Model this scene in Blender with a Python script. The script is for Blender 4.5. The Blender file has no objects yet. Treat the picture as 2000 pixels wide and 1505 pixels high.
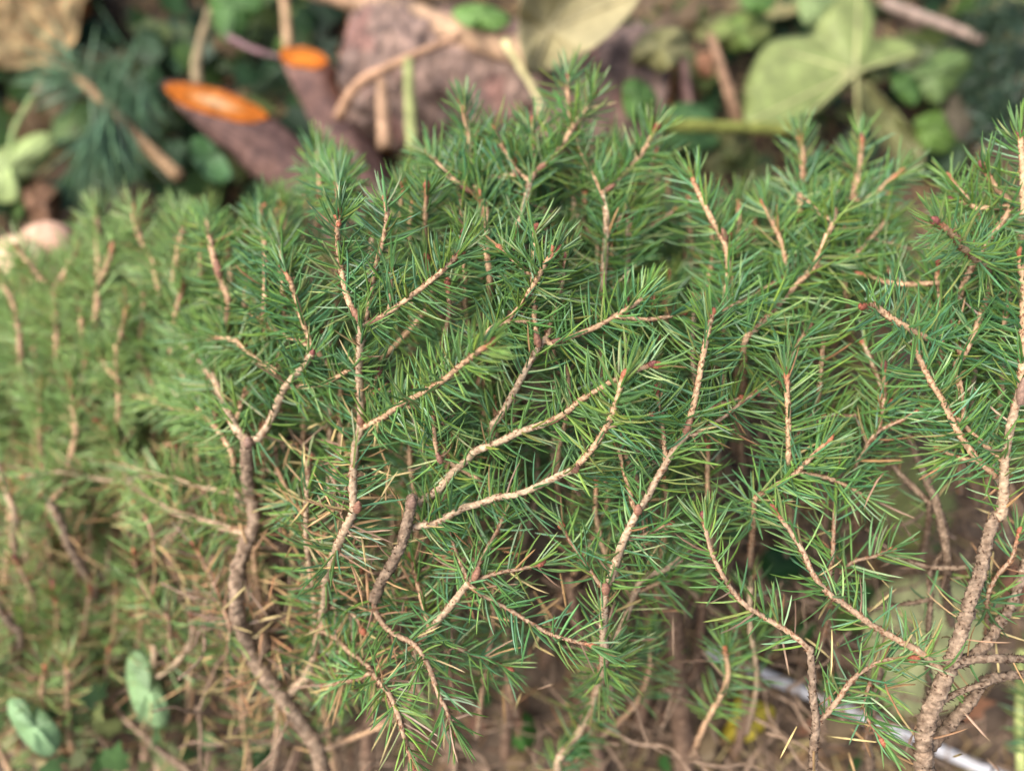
import bpy, math, random
import numpy as np
random.seed(7)
rng = np.random.default_rng(7)
sc = bpy.context.scene
R = math.radians

# ------------------------------------------------------------------ camera
PITCH = R(64.0)
CAM_H = 0.335
FPX = 1732.0                       # focal length in pixels of the 2000 x 1505 photograph
cam_d = bpy.data.cameras.new('camera')
cam = bpy.data.objects.new('camera', cam_d)
sc.collection.objects.link(cam)
cam.location = (0, 0, CAM_H)
cam.rotation_euler = (math.pi / 2 - PITCH, 0, 0)
cam_d.sensor_width = 36.0
cam_d.lens = 36.0 * FPX / 2000.0
cam_d.clip_start = 0.005
cam_d.clip_end = 1000.0
cam_d.dof.use_dof = True
cam_d.dof.focus_distance = 0.208
cam_d.dof.aperture_fstop = 5.3
sc.camera = cam

# ------------------------------------------------------------------ world, sun, exposure
world = bpy.data.worlds.new('World')
sc.world = world
world.use_nodes = True
wn = world.node_tree.nodes
sky = wn.new('ShaderNodeTexSky')
sky.sky_type = 'NISHITA'
sky.sun_disc = False
SUN_EL, SUN_AZ = R(58), R(-105)      # azimuth from +Y towards +X
sky.sun_elevation = SUN_EL
sky.sun_rotation = SUN_AZ
sky.air_density = 1.0
sky.dust_density = 6.0
wn['Background'].inputs['Strength'].default_value = 0.10
world.node_tree.links.new(sky.outputs[0], wn['Background'].inputs['Color'])
sun_d = bpy.data.lights.new('sun', 'SUN')
sun_d.energy = 1.5
sun_d.angle = R(50)
sun_d.color = (1.0, 0.965, 0.92)
sun = bpy.data.objects.new('sun', sun_d)
sc.collection.objects.link(sun)
sun.rotation_euler = (math.pi / 2 - SUN_EL, 0, -SUN_AZ + math.pi)
sc.view_settings.view_transform = 'Standard'
sc.view_settings.look = 'None'
sc.view_settings.gamma = 1.0
sc.view_settings.use_curve_mapping = False
sc.view_settings.exposure = 1.32
sc.render.engine = 'CYCLES'
sc.cycles.use_denoising = True
sc.cycles.max_bounces = 8
sc.cycles.diffuse_bounces = 4
sc.cycles.transmission_bounces = 4

# ------------------------------------------------------------------ geometry helpers
CP, SP = math.cos(PITCH), math.sin(PITCH)
CAM = np.array([0, 0, CAM_H])
RIGHT = np.array([1.0, 0, 0])
UPV = np.array([0, SP, CP])
FWD = np.array([0, CP, -SP])
UP = np.array([0, 0, 1.0])

def P(x, y, d):
    """a point of the place, from where it shows in the photograph and how far off it stands"""
    return CAM + d * (FWD + (x - 1000) / FPX * RIGHT + (752.5 - y) / FPX * UPV)

def gd(y, h=0.0):
    """distance (along the view axis) of the horizontal plane z = h at picture row y"""
    return (CAM_H - h) / (SP - (752.5 - y) / FPX * CP)

FAR = 0.75
def fd(d):
    return d * FAR if d > 0.43 else d

def nrm(v):
    return v / (np.linalg.norm(v, axis=-1, keepdims=True) + 1e-12)

def srgb(r, g, b, k=1.0):
    f = lambda c: (c / 255 / 12.92 if c < 10 else ((c / 255 + 0.055) / 1.055) ** 2.4)
    return np.array([f(r) * k, f(g) * k, f(b) * k])

class MB:
    """collects vertices, faces and vertex colours for one mesh object"""
    def __init__(s):
        s.v, s.f4, s.f3, s.c, s.n = [], [], [], [], 0
    def add(s, v, c, f4=None, f3=None):
        v = np.asarray(v, float).reshape(-1, 3)
        c = np.asarray(c, float)
        if c.ndim == 1:
            c = np.tile(c, (len(v), 1))
        s.v.append(v); s.c.append(c.reshape(-1, 3))
        if f4 is not None and len(f4):
            s.f4.append(np.asarray(f4, int).reshape(-1, 4) + s.n)
        if f3 is not None and len(f3):
            s.f3.append(np.asarray(f3, int).reshape(-1, 3) + s.n)
        s.n += len(v)
    def build(s, name, mat, parent=None, smooth=True, origin=None):
        me = bpy.data.meshes.new(name)
        v = np.concatenate(s.v); c = np.concatenate(s.c)
        if origin is None:
            origin = np.zeros(3)
        v = v - origin
        f4 = np.concatenate(s.f4) if s.f4 else np.zeros((0, 4), int)
        f3 = np.concatenate(s.f3) if s.f3 else np.zeros((0, 3), int)
        nl = f4.size + f3.size
        me.vertices.add(len(v)); me.vertices.foreach_set('co', v.astype(np.float32).ravel())
        me.loops.add(nl); me.loops.foreach_set('vertex_index', np.concatenate([f4.ravel(), f3.ravel()]).astype(np.int32))
        me.polygons.add(len(f4) + len(f3))
        st = np.concatenate([np.arange(len(f4)) * 4, f4.size + np.arange(len(f3)) * 3])
        me.polygons.foreach_set('loop_start', st.astype(np.int32))
        me.polygons.foreach_set('use_smooth', np.full(len(f4) + len(f3), smooth))
        me.update(calc_edges=True)
        a = me.color_attributes.new('Col', 'FLOAT_COLOR', 'POINT')
        a.data.foreach_set('color', np.concatenate([np.clip(c, 0, 1), np.ones((len(c), 1))], 1).astype(np.float32).ravel())
        me.materials.append(mat)
        o = bpy.data.objects.new(name, me)
        sc.collection.objects.link(o)
        o.location = origin
        if parent is not None:
            o.parent = parent
            o.location = np.asarray(origin) - np.asarray(world_loc(parent))
        return o

def world_loc(o):
    l = np.array(o.location)
    while o.parent is not None:
        o = o.parent
        l = l + np.array(o.location)
    return l

def tag(o, label=None, cat=None, group=None, kind=None):
    if label: o['label'] = label
    if cat: o['category'] = cat
    if group: o['group'] = group
    if kind: o['kind'] = kind
    return o

def empty(name, loc):
    o = bpy.data.objects.new(name, None)
    sc.collection.objects.link(o)
    o.empty_display_size = 0.02
    o.location = loc
    return o

def catmull(pts, step):
    """smooth polyline through pts, resampled at about `step`"""
    pts = np.asarray(pts, float)
    if len(pts) == 2:
        q = pts
    else:
        e = np.vstack([2 * pts[0] - pts[1], pts, 2 * pts[-1] - pts[-2]])
        out = []
        for i in range(1, len(e) - 2):
            p0, p1, p2, p3 = e[i - 1], e[i], e[i + 1], e[i + 2]
            t = np.linspace(0, 1, 12, endpoint=False)[:, None]
            out.append(0.5 * (2 * p1 + (p2 - p0) * t + (2 * p0 - 5 * p1 + 4 * p2 - p3) * t * t + (3 * p1 - p0 - 3 * p2 + p3) * t ** 3))
        q = np.vstack(out + [pts[-1:]])
    seg = np.linalg.norm(np.diff(q, axis=0), axis=1)
    s = np.concatenate([[0], np.cumsum(seg)])
    n = max(3, int(s[-1] / step) + 1)
    t = np.linspace(0, s[-1], n)
    return np.stack([np.interp(t, s, q[:, k]) for k in range(3)], 1), t

def frames(q):
    T = nrm(np.gradient(q, axis=0))
    N = np.zeros_like(T)
    a = np.array([0.31, 0.52, 0.8]); a = np.cross(T[0], a)
    N[0] = a / np.linalg.norm(a)
    for i in range(1, len(T)):
        v = N[i - 1] - T[i] * np.dot(N[i - 1], T[i])
        N[i] = v / np.linalg.norm(v)
    return T, N, np.cross(T, N)

def tube(mb, q, r, col, sides=8, jit=0.1, cjit=0.25, caps=True):
    q = np.asarray(q); n = len(q)
    T, N, B = frames(q)
    th = np.linspace(0, 2 * np.pi, sides, endpoint=False)
    r = np.broadcast_to(np.asarray(r, float), (n,))
    rr = r[:, None] * (1 + jit * rng.standard_normal((n, sides)).clip(-2, 2))
    v = q[:, None] + rr[..., None] * (np.cos(th)[None, :, None] * N[:, None] + np.sin(th)[None, :, None] * B[:, None])
    col = np.asarray(col, float)
    if col.ndim == 1: col = np.tile(col, (n, 1))
    c = col[:, None] * (1 + cjit * rng.standard_normal((n, sides, 1)).clip(-2, 2))
    i = np.arange(n - 1)[:, None] * sides; j = np.arange(sides)[None]; k = (j + 1) % sides
    f = np.stack([i + j, i + k, i + k + sides, i + j + sides], -1)
    v = v.reshape(-1, 3); c = c.reshape(-1, 3)
    f3 = None
    if caps:
        v = np.vstack([v, q[:1], q[-1:] + T[-1:] * r[-1] * 0.6]); c = np.vstack([c, col[:1], col[-1:]])
        a, b = n * sides, n * sides + 1
        j = np.arange(sides); k = (j + 1) % sides
        f3 = np.vstack([np.stack([k, j, np.full(sides, a)], 1), np.stack([(n - 1) * sides + j, (n - 1) * sides + k, np.full(sides, b)], 1)])
    mb.add(v, c, f, f3)
    return T, N, B

NS = {6: (np.array([0, .1, .38, .72, .92, 1.0]), np.array([.5, .92, 1.0, .9, .5, .06])),
      4: (np.array([0, .3, .75, 1.0]), np.array([.6, 1.0, .85, .07]))}

def needle_block(base, T, Rd, ang, L, W, bend, cols, rings=6):
    """vertices (n, rings*4, 3) and colours of n curved, four-sided, pointed needles"""
    s, w = NS[rings]
    n = len(base)
    d0 = np.cos(ang)[:, None] * T + np.sin(ang)[:, None] * Rd
    c = 0.85 * T + 0.3 * UP + 0.38 * rng.standard_normal((n, 3))
    c = nrm(c - d0 * np.sum(c * d0, 1, keepdims=True))
    u = np.cross(d0, c); vv = c
    p = base[:, None] + L[:, None, None] * (s[None, :, None] * d0[:, None] + (bend[:, None] * (s ** 2)[None])[..., None] * c[:, None])
    ww = (W[:, None] * w[None])[..., None]
    tw = rng.uniform(-0.7, 0.7, n)[:, None]
    a = np.cos(tw) * u + np.sin(tw) * vv; b = -np.sin(tw) * u + np.cos(tw) * vv
    off = np.stack([a, 0.8 * b, -a, -0.8 * b], 1)
    v = p[:, :, None] + ww[:, :, None] * off[:, None]
    cc = np.repeat(np.repeat(cols[:, None, None], rings, 1), 4, 2).copy()
    cc[:, :, 1] = cc[:, :, 1] * 0.85 + np.array([0.30, 0.42, 0.34]) * 0.17
    cc[:, :, 3] *= 0.85
    cc[:, 0] = cc[:, 0] * 0.5 + np.array([0.10, 0.08, 0.03]) * 0.5
    cc[:, -1] = cc[:, -1] * 0.6 + np.array([0.20, 0.20, 0.06]) * 0.4
    return v.reshape(n, rings * 4, 3), cc.reshape(n, rings * 4, 3)

def needle_faces(rings):
    i = np.arange(rings - 1)[:, None] * 4; j = np.arange(4)[None]; k = (j + 1) % 4
    return np.stack([i + j, i + k, i + k + 4, i + j + 4], -1).reshape(-1, 4)
NF = {6: needle_faces(6), 4: needle_faces(4)}

def add_needles(mb, v, c, rings):
    n = len(v)
    if n == 0: return
    f = NF[rings][None] + (np.arange(n) * rings * 4)[:, None, None]
    mb.add(v.reshape(-1, 3), c.reshape(-1, 3), f.reshape(-1, 4))

# ------------------------------------------------------------------ materials
def mat(name, rough=0.6, noise=None, trans=0.0, spec=0.4, bump=None, tint=None):
    """colour comes from the piece's own colour attribute, broken up by procedural noise"""
    m = bpy.data.materials.new(name); m.use_nodes = True
    nt = m.node_tree; N = nt.nodes; Lk = nt.links
    pb = N['Principled BSDF']; out = N['Material Output']
    at = N.new('ShaderNodeAttribute'); at.attribute_name = 'Col'
    pb.inputs['Roughness'].default_value = rough
    pb.inputs['Specular IOR Level'].default_value = spec
    tc = N.new('ShaderNodeTexCoord')
    col = at.outputs['Color']
    if noise:
        sca, lo, hi = noise
        nz = N.new('ShaderNodeTexNoise'); nz.inputs['Scale'].default_value = sca; nz.inputs['Detail'].default_value = 5
        nz.inputs['Roughness'].default_value = 0.65
        Lk.new(tc.outputs['Object'], nz.inputs['Vector'])
        rp = N.new('ShaderNodeValToRGB')
        rp.color_ramp.elements[0].position = 0.32; rp.color_ramp.elements[0].color = (lo, lo, lo, 1) if np.isscalar(lo) else (*lo, 1)
        rp.color_ramp.elements[1].position = 0.68; rp.color_ramp.elements[1].color = (hi, hi, hi, 1) if np.isscalar(hi) else (*hi, 1)
        Lk.new(nz.outputs['Fac'], rp.inputs['Fac'])
        mx = N.new('ShaderNodeMix'); mx.data_type = 'RGBA'; mx.blend_type = 'MULTIPLY'; mx.inputs[0].default_value = 1.0
        Lk.new(col, mx.inputs[6]); Lk.new(rp.outputs['Color'], mx.inputs[7])
        col = mx.outputs[2]
    Lk.new(col, pb.inputs['Base Color'])
    if bump:
        b = N.new('ShaderNodeBump'); b.inputs['Strength'].default_value = bump[1]; b.inputs['Distance'].default_value = bump[2]
        nb = N.new('ShaderNodeTexNoise'); nb.inputs['Scale'].default_value = bump[0]; nb.inputs['Detail'].default_value = 6
        Lk.new(tc.outputs['Object'], nb.inputs['Vector']); Lk.new(nb.outputs['Fac'], b.inputs['Height'])
        Lk.new(b.outputs['Normal'], pb.inputs['Normal'])
    if trans:
        tr = N.new('ShaderNodeBsdfTranslucent'); Lk.new(col, tr.inputs['Color'])
        ms = N.new('ShaderNodeMixShader'); ms.inputs[0].default_value = trans
        Lk.new(pb.outputs[0], ms.inputs[1]); Lk.new(tr.outputs[0], ms.inputs[2]); Lk.new(ms.outputs[0], out.inputs['Surface'])
    return m

M_needle = mat('spruce_needle', 0.33, (260, 0.8, 1.25), 0.28, 0.55)
M_twig = mat('young_twig_bark', 0.75, (1000, (0.6, 0.54, 0.5), (1.22, 1.22, 1.22)), 0, 0.25, (1600, 0.5, 0.0003))
M_bark = mat('old_branch_bark', 0.85, (520, (0.42, 0.36, 0.32), (1.3, 1.28, 1.22)), 0, 0.2, (900, 0.9, 0.0008))
M_bud = mat('bud_scale', 0.6, (1200, 0.7, 1.3), 0, 0.35, (2200, 0.5, 0.0003))
M_leaf = mat('leaf', 0.5, (90, 0.6, 1.25), 0.3, 0.4, (300, 0.35, 0.0012))
M_dry = mat('dry_leaf', 0.75, (60, 0.6, 1.25), 0.25, 0.2, (260, 0.5, 0.0015))
M_log = mat('log_bark', 0.9, (130, (0.42, 0.42, 0.46), (1.4, 1.28, 1.2)), 0, 0.2, (120, 0.9, 0.003))
M_cut = mat('cut_wood', 0.9, (160, 0.55, 1.25), 0, 0.15, (320, 0.9, 0.002))
M_soil = mat('soil', 0.95, (60, 0.45, 1.4), 0, 0.15, (140, 1.0, 0.004))
M_stone = mat('stone', 0.8, (80, 0.75, 1.2), 0, 0.3, (200, 0.6, 0.001))
M_plastic = mat('white_plastic', 0.35, (40, 0.92, 1.05), 0, 0.5)
M_litter = mat('dead_litter', 0.85, (200, 0.6, 1.3), 0, 0.2)

# ------------------------------------------------------------------ ground
def vnoise(x, y, s, seed):
    g = np.random.default_rng(seed).random((64, 64))
    u, v = x / s, y / s
    i, j = np.floor(u).astype(int), np.floor(v).astype(int)
    a, b = u - i, v - j
    a = a * a * (3 - 2 * a); b = b * b * (3 - 2 * b)
    G = lambda p, q: g[p % 64, q % 64]
    return (G(i, j) * (1 - a) + G(i + 1, j) * a) * (1 - b) + (G(i, j + 1) * (1 - a) + G(i + 1, j + 1) * a) * b

near = np.arange(-0.75, 0.7501, 0.01)
far = 0.75 * 1.6 ** np.arange(1, 15)
gx = np.concatenate([-far[::-1], near, far])
X, Y = np.meshgrid(gx, gx + 0.45, indexing='ij')
fade = np.clip(1.3 - np.hypot(X, Y - 0.45), 0, 1)
Z = fade * (0.02 * (vnoise(X, Y, 0.09, 1) - 0.6) + 0.008 * (vnoise(X, Y, 0.03, 2) - 0.5) + 0.003 * (vnoise(X, Y, 0.013, 3) - 0.5))
n = len(gx)
idx = np.arange(n * n).reshape(n, n)
mb = MB()
mixg = vnoise(X, Y, 0.05, 5)[..., None]
gc = srgb(76, 64, 54) * (1 - mixg) + srgb(118, 102, 86) * mixg
mb.add(np.stack([X, Y, Z], -1), gc.reshape(-1, 3), np.stack([idx[:-1, :-1], idx[1:, :-1], idx[1:, 1:], idx[:-1, 1:]], -1).reshape(-1, 4))
ground = mb.build('ground', M_soil)
tag(ground, 'dark brown soil covered with needle litter', None, None, 'structure')

# ------------------------------------------------------------------ spruce: how far off the canopy stands
DC = np.array([
 (1000,700,.207),(700,600,.207),(850,550,.207),(1250,750,.205),(700,1000,.207),(900,1150,.211),(800,1400,.207),(1150,1250,.210),(1350,750,.211),
 (1250,1000,.211),(1180,1400,.25),(1050,500,.209),(900,250,.236),(1150,220,.24),(920,400,.224),(1180,450,.225),(1250,300,.24),(1400,420,.233),(1600,480,.236),
 (1560,290,.262),(1680,300,.265),(1740,400,.256),(1540,800,.217),(1600,900,.219),(1800,750,.214),(1950,800,.212),(1850,450,.219),(1950,350,.226),
 (1850,1300,.207),(1588,1350,.207),(1400,1100,.211),(1650,1200,.209),(500,850,.23),(470,1150,.236),(600,1420,.25),(560,560,.22),(430,500,.24),
 (300,500,.263),(100,550,.275),(50,800,.272),(200,900,.264),(400,950,.248),(250,700,.262),(150,400,.29),(400,380,.28),(520,380,.265),(650,300,.275),
 (750,250,.27),(180,1200,.272),(200,1350,.275),(400,1150,.254),(300,1450,.262),(660,420,.209),(760,420,.213),(900,480,.208)])
DC[:, 2] += 0.022 * np.clip((480 - DC[:, 0]) / 220, 0, 1)
def D(x, y):
    w = 1 / (((DC[:, 0] - x) ** 2 + (DC[:, 1] - y) ** 2) + 900) ** 1.6
    return float((w * DC[:, 2]).sum() / w.sum())

# kind, base radius, tip radius (photo px), distance offset base / tip (mm), path base -> tip
# kinds: n = this year's growth, o = older twig, b = bare brown branch, w = weak drooping twig
T_ = []
def tr(kind, r0, r1, o0, o1, *pts, ext=True, bud=1):
    T_.append((kind, r0, r1, o0 / 1000, o1 / 1000, pts, ext, bud))
# centre fork
tr('o', 12, 9, 2, 0, (635,1172),(637,1132),(653,1082),(674,1034),(690,997),(689,949),(693,880),(698,859),(705,827),(705,792),(702,729),(704,681),(707,630), bud=0)
tr('n', 8, 6, 0, -1, (707,629),(693,610),(677,576),(664,509),(659,456),(664,418), ext=False, bud=3)
tr('n', 7, 6, 0, -2, (711,636),(760,609),(816,568),(856,536),(897,496), ext=False, bud=3)
tr('n', 6, 5.5, 1, 4, (713,628),(722,590),(733,523),(747,475),(755,430),(753,388), ext=False, bud=2)
tr('n', 7, 5.5, 5, 3, (664,749),(630,698),(611,677),(590,624),(574,571),(566,547),(553,529))
tr('n', 8, 6, 14, 14, (957,545),(951,491),(949,411),(935,378),(924,353),(921,315),(918,274),(910,238),(903,200), bud=2)
tr('n', 6, 5, 14, 12, (926,378),(907,367),(885,351),(863,329),(844,307),(833,296), ext=False)
tr('o', 8, 7, 14, 14, (1010,440),(1017,430),(1028,389),(1036,348), bud=0)
tr('n', 7, 6, 14, 12, (1036,350),(1058,326),(1091,296),(1116,254),(1141,219),(1158,184), ext=False)
tr('n', 5, 4, 14, 16, (1036,352),(1017,342),(995,312),(976,276),(964,254), ext=False)
tr('n', 5, 4, 14, 18, (1037,348),(1042,304),(1041,240), ext=False)
tr('o', 8, 7, 12, 12, (1178,560),(1180,520),(1184,466),(1184,411),(1177,378), bud=0)
tr('n', 6.5, 6, 12, 10, (1177,378),(1212,345),(1240,318),(1262,287),(1280,252), ext=False)
tr('n', 5, 4, 12, 16, (1177,380),(1155,334),(1135,296),(1124,262), ext=False)
tr('n', 6, 5, 20, 20, (1226,520),(1230,470),(1232,425),(1233,384),(1251,364),(1267,337),(1284,293))
tr('n', 7, 5, 4, 2, (1049,672),(1043,600),(1040,540),(1042,494),(1044,448), ext=False)
tr('n', 8, 6, 6, -2, (950,655),(983,628),(1007,609),(1028,580),(1052,540),(1064,516),(1086,489), bud=3)
tr('n', 8, 6.5, 0, -19, (710,834),(749,814),(781,790),(813,774),(831,763),(855,750),(882,729),(908,707),(935,686),(955,672), ext=False, bud=1)
tr('o', 9, 8, 8, 4, (960,836),(972,819),(983,803),(1007,760),(1025,726),(1047,686),(1068,660), bud=0)
tr('n', 7, 6, 4, -1, (1066,664),(1080,673),(1106,662),(1138,649),(1170,636),(1202,617),(1234,598),(1255,582),(1267,568), ext=False)
tr('n', 6, 5, 5, 8, (1068,660),(1080,617),(1088,580),(1098,553),(1106,505), ext=False)
tr('o', 11, 8, 6, 0, (808,985),(831,973),(855,957),(887,920),(914,896),(930,880),(972,864),(1015,843),(1065,827), ext=False, bud=0)
tr('n', 8, 6, 0, -6, (1065,827),(1090,814),(1109,803),(1133,782),(1165,763),(1191,747),(1221,734),(1247,721),(1275,712), ext=False, bud=3)
tr('o', 9, 8, 2, -2, (805,1030),(823,1026),(853,1021),(876,1007),(908,991),(938,983),(972,970),(1000,967),(1032,957),(1066,941),(1093,928),(1120,917), ext=False, bud=0)
tr('n', 8, 7, -2, -7, (1120,917),(1130,906),(1160,872),(1183,835),(1199,800),(1210,763),(1217,735), ext=False, bud=1)
tr('b', 14, 14, 0, 2, (730,1172),(741,1143),(757,1116),(773,1087),(786,1058),(794,1026),(802,990),(806,968), ext=False, bud=0)
tr('w', 9, 6, 2, -6, (734,1150),(732,1186),(748,1218),(772,1238),(804,1254),(828,1282),(844,1318),(856,1354),(872,1386),(885,1426), ext=False)
tr('o', 11, 9, 10, 2, (1092,1482),(1124,1442),(1152,1386),(1176,1318),(1180,1270),(1178,1222),(1180,1174),(1183,1148), bud=0)
tr('o', 11, 9, 2, 0, (1183,1150),(1191,1132),(1205,1092),(1218,1055),(1234,1021),(1245,997), ext=False, bud=0)
tr('o', 9, 8, 0, 0, (1245,997),(1261,975),(1282,936),(1300,906),(1319,874),(1343,848), ext=False, bud=0)
tr('n', 8, 7, 0, -2, (1343,848),(1348,816),(1354,792),(1364,745),(1372,699),(1380,660),(1391,614), ext=False, bud=1)
tr('w', 6, 5, 0, 4, (1345,848),(1362,846),(1393,827),(1425,806),(1452,782),(1476,769), ext=False, bud=1)
tr('n', 6, 4.5, 2, 8, (1243,997),(1237,986),(1229,957),(1218,917),(1210,885),(1200,862), ext=False)
tr('w', 6, 4, 2, 6, (1181,1151),(1165,1132),(1149,1108),(1133,1084),(1114,1058),(1100,1030), ext=False)
tr('n', 6, 5, 6, -4, (940,945),(915,925),(893,912),(870,898),(857,890),(850,865),(847,830),(845,795), bud=0)
# low middle
tr('o', 9, 8, 10, 2, (815,1262),(840,1230),(860,1206),(884,1178),(908,1146),(916,1138), bud=0)
tr('w', 6, 4, 2, 6, (916,1138),(908,1119),(898,1095),(887,1066),(878,1036), ext=False)
tr('w', 7, 5, 2, 6, (918,1136),(927,1114),(943,1090),(956,1063),(972,1034),(989,996), ext=False)
tr('w', 6, 5, 2, -2, (920,1138),(948,1126),(983,1116),(1015,1111),(1050,1103), ext=False)
tr('w', 7, 5, 2, -8, (918,1142),(938,1159),(988,1186),(1028,1210),(1068,1234),(1108,1248),(1153,1259), ext=False)
tr('w', 6, 4, 10, 6, (880,1266),(924,1278),(952,1286),(992,1304))
tr('w', 8, 6, 6, -4, (612,1230),(656,1246),(680,1270),(716,1298),(740,1330),(760,1354),(774,1386),(784,1418),(796,1458),(808,1500))
tr('w', 6, 5, 0, -4, (724,1314),(688,1328),(632,1338), ext=False)
tr('o', 11, 10, 12, 4, (545,1372),(580,1340),(600,1318),(616,1262),(628,1222),(636,1174),(645,1118), bud=0)
tr('o', 8, 6, 8, 6, (616,1200),(608,1130),(600,1070),(598,1010),(600,950),(603,900))
tr('w', 6, 4, 6, 4, (628,1182),(650,1184),(668,1188),(692,1202),(705,1225), ext=False)
tr('w', 5, 4, 18, 16, (770,1140),(800,1122),(840,1106),(880,1078))
tr('o', 9, 8, 16, 20, (1190,1275),(1200,1254),(1220,1210),(1240,1158),(1260,1126),(1300,1110),(1330,1090), bud=0)
# left
tr('b', 20, 15, 12, 2, (632,1510),(616,1455),(595,1420),(556,1367),(528,1329),(500,1290),(479,1245),(465,1203),(462,1157),(465,1112),(480,1063),(497,1017),(490,970),(483,920),(484,862), ext=False, bud=0)
tr('o', 10, 7, 2, 0, (486,864),(458,831),(435,779),(415,735),(383,699),(351,663), ext=False)
tr('o', 10, 8, 2, -4, (486,862),(510,850),(538,799),(558,755),(590,719),(610,690), ext=False)
tr('n', 7, 5, 0, 0, (542,727),(498,699),(454,663),(399,661),(345,657), ext=False)
tr('n', 7, 5, 4, 6, (455,890),(419,831),(387,791),(367,751),(339,695))
tr('n', 6, 5, 2, 0, (400,806),(359,799),(311,787),(279,775),(240,768))
tr('n', 6, 5, 2, 2, (245,930),(235,894),(215,850),(191,823))
tr('o', 8, 6, 4, -2, (470,970),(399,950),(339,936),(287,922),(239,906))
tr('o', 9, 6, 4, -4, (486,1042),(451,1033),(399,1017),(339,998),(287,966),(247,942),(179,932),(120,920),(52,930), ext=False)
tr('n', 8, 6, 0, -2, (84,950),(82,906),(78,850),(80,799),(80,739))
tr('n', 9, 6, 2, -2, (96,990),(124,946),(139,890),(149,838),(143,791),(136,731))
tr('n', 8, 6, 4, 2, (150,830),(159,791),(159,743),(171,685))
tr('n', 8, 6, 0, -2, (233,790),(231,743),(227,687),(239,647),(249,603))
tr('n', 7, 6, 2, 0, (335,690),(341,631),(347,599),(358,552))
tr('n', 9, 6, 6, 0, (440,660),(446,591),(435,555),(423,523),(411,472),(403,415), bud=2)
tr('n', 7, 6, 6, 2, (518,580),(518,488),(512,448),(510,402), bud=2)
tr('n', 6, 5, 6, 4, (552,560),(550,504),(548,455))
tr('n', 8, 6, 2, 0, (310,560),(295,504),(271,456),(259,400))
tr('n', 7, 6, 2, 0, (340,540),(347,492),(359,430), bud=2)
tr('n', 7, 6, 2, 0, (193,520),(191,460),(187,405))
tr('n', 8, 7, 0, 0, (190,600),(191,563),(207,524),(221,478))
tr('n', 9, 7, 0, -2, (112,660),(106,579),(112,555),(136,520),(155,474))
tr('n', 7, 6, 0, -2, (106,580),(96,563),(64,524),(34,486), ext=False)
tr('n', 6, 5, 2, 2, (160,640),(155,599),(136,555))
tr('n', 8, 6, 0, 0, (40,680),(32,615),(20,579),(-5,530))
tr('n', 7, 6, 4, 4, (276,700),(276,659),(280,600),(279,546))
tr('o', 10, 7, 0, -4, (30,1010),(16,966),(-5,905))
tr('b', 11, 10, 6, 0, (185,1150),(168,1119),(147,1084),(129,1045),(112,1007),(98,980), bud=0)
tr('w', 7, 5, 4, 0, (450,1225),(444,1206),(423,1157),(406,1115),(381,1064))
tr('w', 7, 5, 6, 0, (165,1235),(171,1189),(178,1148))
tr('w', 7, 5, 6, -4, (205,1345),(210,1301),(213,1264))
tr('w', 7, 5, 12, 8, (168,1420),(171,1390),(171,1365))
tr('b', 13, 5, 12, 4, (370,1510),(332,1479),(290,1444),(248,1406),(215,1370),(205,1340), bud=0)
tr('w', 8, 6, 6, 4, (-10,1318),(52,1346),(105,1353),(140,1356), ext=False)
tr('b', 9, 8, 4, 0, (40,1240),(21,1217),(-5,1180), bud=0)
tr('w', 6, 5, 4, 0, (330,1210),(300,1180),(270,1120),(262,1075))
tr('w', 6, 5, 4, 0, (300,1060),(290,1020),(262,985))
tr('w', 6, 5, 4, 0, (70,1190),(60,1150),(30,1090))
tr('n', 6, 5, 4, 4, (625,350),(622,320),(620,288))
tr('n', 6, 5, 4, 4, (660,370),(660,345),(658,312))
# right of centre, behind
tr('n', 8, 6, 4, 2, (1415,620),(1418,575),(1422,540),(1420,492),(1408,460),(1388,424),(1368,384),(1350,342))
tr('n', 7, 5, 4, 4, (1535,520),(1528,480),(1512,440),(1492,398))
tr('n', 8, 6, 2, -2, (1455,665),(1480,639),(1520,595),(1556,556),(1587,524),(1599,500),(1615,460),(1628,432),(1635,382), bud=2)
tr('n', 5, 4, -2, 0, (1622,428),(1600,415),(1576,392), ext=False)
tr('n', 8, 7, 2, 0, (1562,400),(1568,352),(1568,312),(1561,262))
tr('n', 8, 7, 2, 0, (1665,400),(1672,360),(1678,320),(1683,270), bud=2)
tr('n', 6, 5, 2, -2, (1655,410),(1704,380),(1756,338))
tr('n', 6, 5, 2, 0, (1670,505),(1696,472),(1736,424))
tr('n', 6, 5, 6, 6, (1650,560),(1650,500),(1649,440))
tr('n', 6, 5, 2, 2, (1415,608),(1464,583),(1500,560),(1530,545))
tr('n', 6, 5, 4, 2, (1530,715),(1540,699),(1567,659),(1587,627))
tr('n', 8, 7, 4, -28, (1825,668),(1815,663),(1779,643),(1743,623),(1711,600),(1686,597), ext=False, bud=2)
tr('n', 7, 6, 2, 0, (1540,900),(1540,878),(1540,831),(1538,779),(1536,729))
tr('n', 7, 5, 2, -2, (1475,975),(1492,962),(1524,942),(1556,922),(1587,890),(1617,861))
tr('n', 8, 6, 2, -3, (1944,930),(1934,918),(1910,898),(1886,866),(1867,835),(1839,779),(1819,747),(1799,707),(1786,672), ext=False)
tr('o', 11, 8, 0, -2, (1946,1010),(1958,998),(1960,946),(1962,902),(1970,850),(1982,799),(1994,751),(1999,690), ext=False, bud=0)
tr('n', 8, 7, -2, -4, (1994,760),(1998,679),(1999,579),(1992,500), ext=False)
tr('n', 8, 7, 0, -24, (1930,525),(1914,512),(1886,488),(1859,456),(1829,434), bud=2)
tr('n', 8, 6, 4, 2, (1884,830),(1882,799),(1874,751),(1867,715),(1878,699),(1898,663),(1914,619),(1930,571),(1935,518))
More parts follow.
